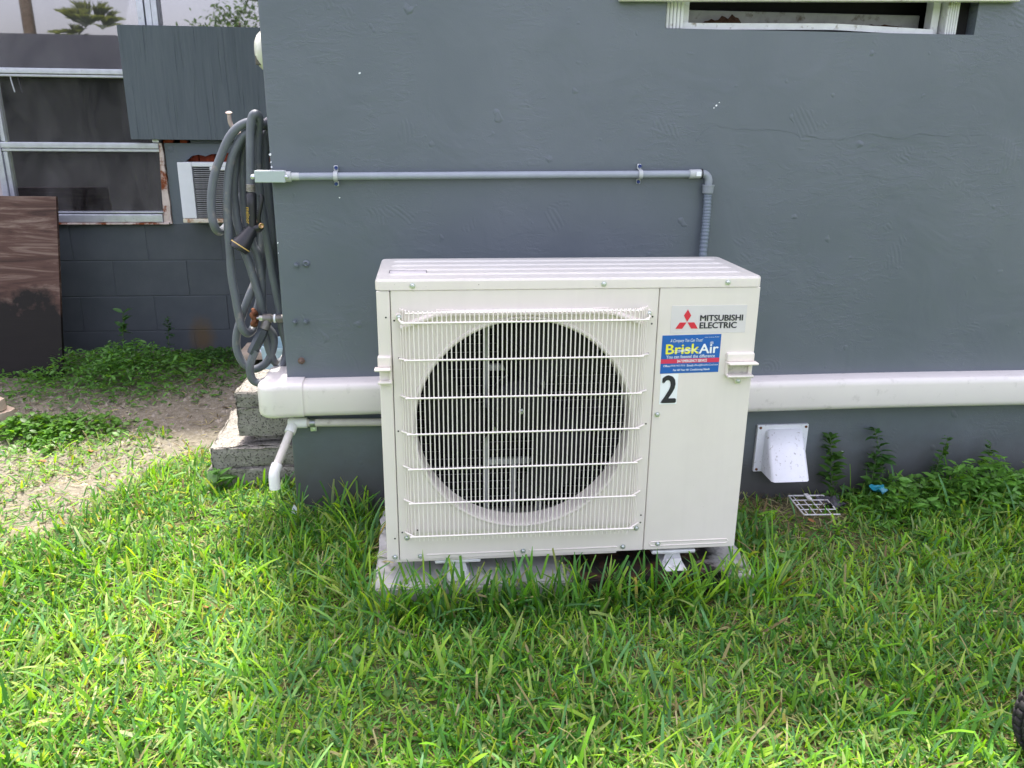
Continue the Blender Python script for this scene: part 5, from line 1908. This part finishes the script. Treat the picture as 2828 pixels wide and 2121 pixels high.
def plant_arrays(x, y, h, nl, L, Wd, col, spread=0.03, opposite=True, seed=0, lean=None):
    rr = np.random.default_rng(seed)
    z = float(ground_z(x, y))
    dirx, diry = rr.normal(0, spread, 2) if lean is None else lean
    ts = np.linspace(0, 1, 7)
    stem = np.stack([x + dirx * ts ** 1.5, y + diry * ts ** 1.5, z + h * ts], -1)
    S = [Vector(p) for p in stem]
    b = MB()
    b.tube(S, [0.0016 * (1.2 - 0.7 * t) for t in ts], 5)
    k = nl
    t = rr.uniform(0.15, 1.0, k) ** 0.8
    a = rr.uniform(0, 6.28, k)
    base = np.stack([np.interp(t, ts, stem[:, i]) for i in range(3)], -1)
    d = np.stack([np.cos(a), np.sin(a), rr.uniform(-0.15, 0.75, k)], -1)
    ll = L * rr.uniform(0.6, 1.15, k) * (1.05 - 0.45 * t)
    c = np.array(col) * rr.uniform(0.7, 1.35, (k, 1))
    return b, leaf_quads(base, d, ll, ll * Wd, c)


STEMM = simple('weed_stem', (0.10, 0.16, 0.05), 0.6, 0.3)
weeds = [
    (1.475, 0.47, 0.235, 70, 0.060, 0.42, (0.05, 0.125, 0.022), (-0.02, 0.02), 'upright leafy weed right of the vent, leftmost of the tall weeds'),
    (1.665, 0.47, 0.260, 40, 0.062, 0.42, (0.035, 0.10, 0.022), (-0.06, 0.02), 'tall thin weed leaning left against the wall above the teal scrap'),
    (1.60, 0.45, 0.17, 60, 0.055, 0.45, (0.06, 0.15, 0.03), (0.02, 0.03), 'bushy short weed directly left of the teal scrap'),
    (1.82, 0.46, 0.22, 60, 0.042, 0.55, (0.055, 0.14, 0.03), (0.05, 0.02), 'weed with small round leaves leaning right by the wall'),
    (2.02, 0.46, 0.20, 55, 0.045, 0.45, (0.06, 0.15, 0.03), (0.01, 0.02), 'leafy weed near the right edge of the frame'),
    (1.055, 0.235, 0.115, 9, 0.075, 0.62, (0.075, 0.18, 0.035), (0.01, 0.0), 'broad leaved light green weed beside the right side of the condenser'),
    (1.075, 0.02, 0.085, 8, 0.07, 0.42, (0.08, 0.19, 0.03), (0.0, -0.02), 'bright four leaved weed at the right end of the pad'),
    (1.10, 0.16, 0.09, 12, 0.06, 0.6, (0.06, 0.15, 0.03), (0.02, 0.0), 'low heart leaved weed in shade right of the pad'),
    (0.60, -0.075, 0.105, 36, 0.017, 0.8, (0.06, 0.15, 0.03), (0.0, 0.0), 'small clover-like weed in front of the pad'),
    (-1.46, 2.30, 0.30, 26, 0.085, 0.5, (0.045, 0.12, 0.03), (0.03, 0.0), 'broad leaved weed rising beside the burnt plywood'),
    (-1.30, 2.52, 0.22, 30, 0.05, 0.4, (0.035, 0.10, 0.03), (0.02, 0.0), 'dark upright weed against the block wall'),
    (-0.62, 0.72, 0.09, 10, 0.075, 0.7, (0.05, 0.13, 0.025), (0.02, -0.02), 'dark broad leaved weed at the foot of the concrete blocks'),
]
for i, (x, y, h, nl, L, Wd, col, ln, lab) in enumerate(weeds):
    bstem, (V, Q, Cc) = plant_arrays(x, y, h, nl, L, Wd, col, seed=100 + i, lean=ln)
    z = float(ground_z(x, y))
    w = thing('weed', lab, 'weed', (x, y, z), 'leafy weeds growing against the house')
    bstem.build('stem', STEMM, w)
    o = link('foliage', raw_mesh('foliage', V - np.array((x, y, z)), Q, Cc, LEAF), w, (0, 0, 0), (x, y, z))


def weed_patch(name, cx, cy, rx, ry, n, L, Wd, col, hmax, label, seed, mask=None):
    rr = np.random.default_rng(seed)
    x = rr.normal(cx, rx, n)
    y = rr.normal(cy, ry, n)
    k = ~blocked(x, y)
    if mask is not None:
        k &= mask(x, y)
    x, y = x[k], y[k]
    n = len(x)
    fall = np.exp(-0.5 * (((x - cx) / rx) ** 2 + ((y - cy) / ry) ** 2) * 0.8)
    z = ground_z(x, y) + hmax * fall * rr.uniform(0.1, 1.0, n) * (0.5 + fnoise(x * 9, y * 9, seed))
    a = rr.uniform(0, 6.28, n)
    d = np.stack([np.cos(a), np.sin(a), rr.uniform(-.2, .7, n)], -1)
    ll = L * rr.lognormal(0, 0.3, n)
    c = np.array(col) * rr.uniform(0.6, 1.5, (n, 1))
    V, Q, Cc = leaf_quads(np.stack([x, y, z], -1), d, ll, ll * Wd, c)
    o = link(name, raw_mesh(name, V, Q, Cc, LEAF))
    tag(o, label, 'weeds', None, 'stuff')


weed_patch('weed_cover', 2.05, 0.39, 0.40, 0.08, 5200, 0.030, 0.38, (0.10, 0.235, 0.042), 0.15, 'dense low weeds along the foot of the right wall', 5, lambda x, y: (x > 1.52) | ((x > 1.46) & (y > 0.44)))
weed_patch('weed_cover', -1.42, 2.10, 0.28, 0.19, 4600, 0.027, 0.36, (0.075, 0.19, 0.036), 0.17, 'dark shaded weeds beside the burnt plywood', 6)
weed_patch('weed_cover', -1.02, 2.42, 0.24, 0.10, 2200, 0.022, 0.4, (0.045, 0.12, 0.028), 0.06, 'low weeds in shade along the block wall', 7)
weed_patch('weed_cover', -1.44, 1.36, 0.15, 0.08, 1300, 0.026, 0.65, (0.085, 0.20, 0.032), 0.085, 'bright sunlit clover-like weeds on the dirt', 8)
weed_patch('weed_cover', -1.50, 1.00, 0.28, 0.22, 1000, 0.017, 0.45, (0.09, 0.19, 0.035), 0.03, 'sparse small weeds on the bare dirt', 9)
weed_patch('weed_cover', -0.42, 2.3, 0.2, 0.14, 700, 0.03, 0.4, (0.042, 0.11, 0.028), 0.05, 'small weeds behind the hose by the side wall', 10)
weed_patch('weed_cover', 0.2, -0.3, 0.9, 0.28, 420, 0.020, 0.75, (0.06, 0.15, 0.03), 0.035, 'scattered clover leaves in the lawn', 12)

# gravel on the dirt
rr = np.random.default_rng(77)
n = 8000
x = rr.uniform(-2.3, -0.33, n)
y = rr.uniform(0.6, 2.6, n)
k = (y > lawn_edge(x) - 0.05) & ~blocked(x, y)
x, y = x[k], y[k]
n = len(x)
z = ground_z(x, y)
octv = np.array([(1, 0, 0), (0, 1, 0), (-1, 0, 0), (0, -1, 0), (0, 0, 1)], float)
rad = rr.exponential(0.0028, n) + 0.0015
rad = np.minimum(rad, 0.013)
V = np.stack([x, y, z], -1)[:, None] + octv[None] * rad[:, None, None] * rr.uniform(0.6, 1.3, (n, 5, 1))
qf = np.array([(0, 1, 4, 4), (1, 2, 4, 4), (2, 3, 4, 4), (3, 0, 4, 4)])
V2 = V.reshape(-1, 3)
fl = []
for a, c in ((0, 1), (1, 2), (2, 3), (3, 0)):
    fl.append(np.stack([np.arange(n) * 5 + a, np.arange(n) * 5 + c, np.arange(n) * 5 + 4], -1))
F = np.concatenate(fl)
me = bpy.data.meshes.new('gravel')
me.vertices.add(len(V2))
me.vertices.foreach_set('co', V2.astype(np.float32).reshape(-1))
me.loops.add(len(F) * 3)
me.loops.foreach_set('vertex_index', F.reshape(-1).astype(np.int32))
me.polygons.add(len(F))
me.polygons.foreach_set('loop_start', np.arange(0, len(F) * 3, 3, dtype=np.int32))
me.polygons.foreach_set('loop_total', np.full(len(F), 3, np.int32))
me.update(calc_edges=True)
me.materials.append(PEBM)
tag(link('gravel', me), 'loose pale gravel and shell bits on the dirt', 'gravel', None, 'stuff')

rr = np.random.default_rng(78)
xr, yr = rr.uniform(-2.2, -0.33, 2600), rr.uniform(0.3, 2.55, 2600)
k = (yr > lawn_edge(xr) - 0.12) & ~blocked(xr, yr)
xr, yr = xr[k], yr[k]
n = len(xr)
sc = STRAW[rr.integers(0, 4, n)] * rr.uniform(0.25, 1.1, (n, 1))
zz = ground_z(xr, yr)
V, Q, Cc = ribbon_mesh('s', np.stack([xr, yr, zz + 0.004], -1), rr.uniform(0, 6.28, n), rr.uniform(0.012, 0.05, n), rr.uniform(0.0012, 0.005, n), rr.uniform(1.2, 1.65, n), rr.uniform(-.3, .3, n), sc, sc, np.full(n, .4), STRAWM, 2, zfloor=zz - 0.003)
tag(link('plant_litter', raw_mesh('plant_litter', V, Q, Cc, STRAWM)), 'dry clippings and bark bits strewn on the dirt', 'litter', None, 'stuff')

# fallen dry leaves
leafm = MB()
lpz = [(0, 0, 0), (0.25, 0.30, 0.12), (0.30, 0, 0.02), (0.25, -0.30, 0.10), (0.68, 0.24, 0.14), (0.7, 0, 0.05), (0.68, -0.24, 0.10), (1.0, 0, 0.16)]
leafm.add([(p[0] * 0.04 - 0.02, p[1] * 0.04, p[2] * 0.04) for p in lpz], [(0, 3, 2, 1), (1, 2, 5, 4), (2, 3, 6, 5), (4, 5, 6, 7)])
leaf_me = leafm.mesh('dry_leaf', DEADM, fixn=False)
spots = [(-0.80, 1.62, 'brown dry leaf on the shaded dirt left of the concrete blocks'), (-0.72, 1.50, 'dry leaf on the sunlit edge of the dirt near the blocks'), (-0.60, 1.95, 'dry leaf under the hose coil'),
         (-1.20, 1.15, 'dry leaf in the middle of the bare dirt'), (-1.34, 1.05, 'dry leaf beside the sparse weeds on the dirt'), (-0.95, 1.80, 'dry leaf at the border of shade on the dirt'),
         (1.33, 0.31, 'orange dry leaf at the left corner of the white grille'), (-0.47, -0.02, 'reddish dry leaf lying in the sunlit lawn'), (-1.02, 2.05, 'dry leaf near the dark weeds by the block wall'),
         (1.72, 0.20, 'yellow dry leaf in the lawn below the teal scrap')]
for x, y, lab in spots:
    o = link('dry_leaf', leaf_me)
    o.location = (x, y, float(ground_z(x, y)) + (0.006 if y > 0.6 else 0.02))
    o.rotation_euler = (random.uniform(-.4, .4), random.uniform(-.3, .3), random.uniform(0, 6.28))
    s = random.uniform(0.7, 1.2)
    o.scale = (s, s, s)
    tag(o, lab, 'leaf', 'dry leaves fallen on the ground')

# ------------------------------------------------------------------ what the left window mirrors: across the yard
nh = thing('neighbour_garage', 'low dark roofed garage across the yard mirrored in the left window', 'garage', (-8.5, -8, GZ))
b = MB()
b.box((-13, -9.0, GZ - 0.2), (-3.3, -5.2, 1.80))
b.build('wall', NHW, nh)
b = MB()
vs = [(-13.4, -9.4, 1.76), (-3.0, -9.4, 1.76), (-3.0, -4.8, 1.76), (-13.4, -4.8, 1.76), (-11.6, -7.1, 2.42), (-4.7, -7.1, 2.42)]
b.add(vs, [(0, 1, 5, 4), (1, 2, 5), (2, 3, 4, 5), (3, 0, 4), (0, 3, 2, 1)])
b.build('roof', NHR, nh)
pl = thing('utility_pole', 'tall utility pole with wires across the yard mirrored in the left window', 'utility pole', (-7.6, -12.0, GZ))
b = MB()
b.tube([(-8.05, -12.0, GZ - 0.5), (-8.05, -12.0, 9.0)], [0.13, 0.10], 12)
b.build('pole', BARK, pl)
b = MB()
b.rbox((-9.0, -12.06, 8.1), (-7.1, -11.94, 8.25), 0.02)
b.build('crossarm', BARK, pl)
for k, (za, zb) in enumerate(((5.2, 3.2), (4.7, 2.9), (6.0, 3.6), (2.75, 2.9))):
    b = MB()
    pts = [(-8.05 + 11 * t, -12.0 + 1.5 * t, za + (zb - za) * t - 0.4 * math.sin(math.pi * t)) for t in [i / 20 for i in range(21)]]
    b.tube(pts, 0.016, 5)
    b.build('wire', WIREM, pl)


def palm(x, y, h, nf, L, seed, label):
    rr = np.random.default_rng(seed)
    t = thing('palm_tree', label, 'palm tree', (x, y, GZ), 'palms across the yard')
    b = MB()
    b.tube([(x, y, GZ - .3), (x + .05, y, h * .5), (x, y, h)], [0.16, 0.13, 0.11], 10)
    b.build('trunk', BARK, t)
    P = []
    for i in range(nf):
        a, el = rr.uniform(0, 6.28), rr.uniform(-0.3, 1.2)
        m_ = 16
        base = np.tile(np.array([x, y, h + 0.25]), (m_, 1)) + np.array([math.cos(a) * math.cos(el), math.sin(a) * math.cos(el), math.sin(el)]) * 0.55 * L
        fa = a + np.linspace(-1.1, 1.1, m_)
        d = np.stack([np.cos(fa) * math.cos(el), np.sin(fa) * math.cos(el), np.full(m_, math.sin(el)) - 0.15], -1)
        c = np.array((0.10, 0.13, 0.085)) * rr.uniform(0.7, 1.3, (m_, 1))
        P.append(leaf_quads(base, d, np.full(m_, 0.6 * L), np.full(m_, 0.07 * L), c))
    V, Q, Cc = join(P)
    link('crown', raw_mesh('crown', V - np.array((x, y, GZ)), Q, Cc, LEAF), t, (0, 0, 0), (x, y, GZ))


palm(-6.9, -12.2, 2.55, 26, 0.75, 41, 'fan palm behind the garage roof, larger of two')
palm(-7.45, -12.5, 2.45, 18, 0.45, 42, 'small fan palm beside the utility pole')


def tree(x, y, h, cr_, n, seed, label, col=(0.05, 0.10, 0.025)):
    rr = np.random.default_rng(seed)
    t = thing('leafy_tree', label, 'tree', (x, y, GZ), 'trees across the yard')
    b = MB()
    b.tube([(x, y, GZ - .3), (x + .1, y, h * .35), (x, y + .1, h * .7)], [0.22, 0.16, 0.08], 10)
    for i in range(6):
        a = rr.uniform(0, 6.28)
        b.tube([(x, y, h * (.35 + .05 * i)), (x + math.cos(a) * cr_ * .4, y + math.sin(a) * cr_ * .4, h * (.55 + .05 * i)), (x + math.cos(a) * cr_ * .75, y + math.sin(a) * cr_ * .75, h * (.62 + .05 * i))], [0.09, 0.06, 0.02], 7)
    b.build('trunk', BARK, t)
    cl = 26
    cc = rr.normal(0, 1, (cl, 3))
    cc /= np.linalg.norm(cc, axis=1)[:, None]
    cc = cc * rr.uniform(.35, 1, (cl, 1)) * np.array((cr_, cr_, h * .28)) + np.array((x, y, h * .74))
    ii = rr.integers(0, cl, n)
    p = cc[ii] + rr.normal(0, cr_ * .17, (n, 3))
    d = rr.normal(0, 1, (n, 3))
    c = np.array(col) * rr.uniform(.6, 1.5, (n, 1))
    V, Q, Cc = leaf_quads(p, d, rr.uniform(.10, .2, n), rr.uniform(.05, .1, n), c)
    link('crown', raw_mesh('crown', V - np.array((x, y, GZ)), Q, Cc, LEAF), t, (0, 0, 0), (x, y, GZ))


tree(-4.9, -17.5, 4.2, 1.3, 3600, 51, 'round leafy tree across the yard mirrored at the right of the window')
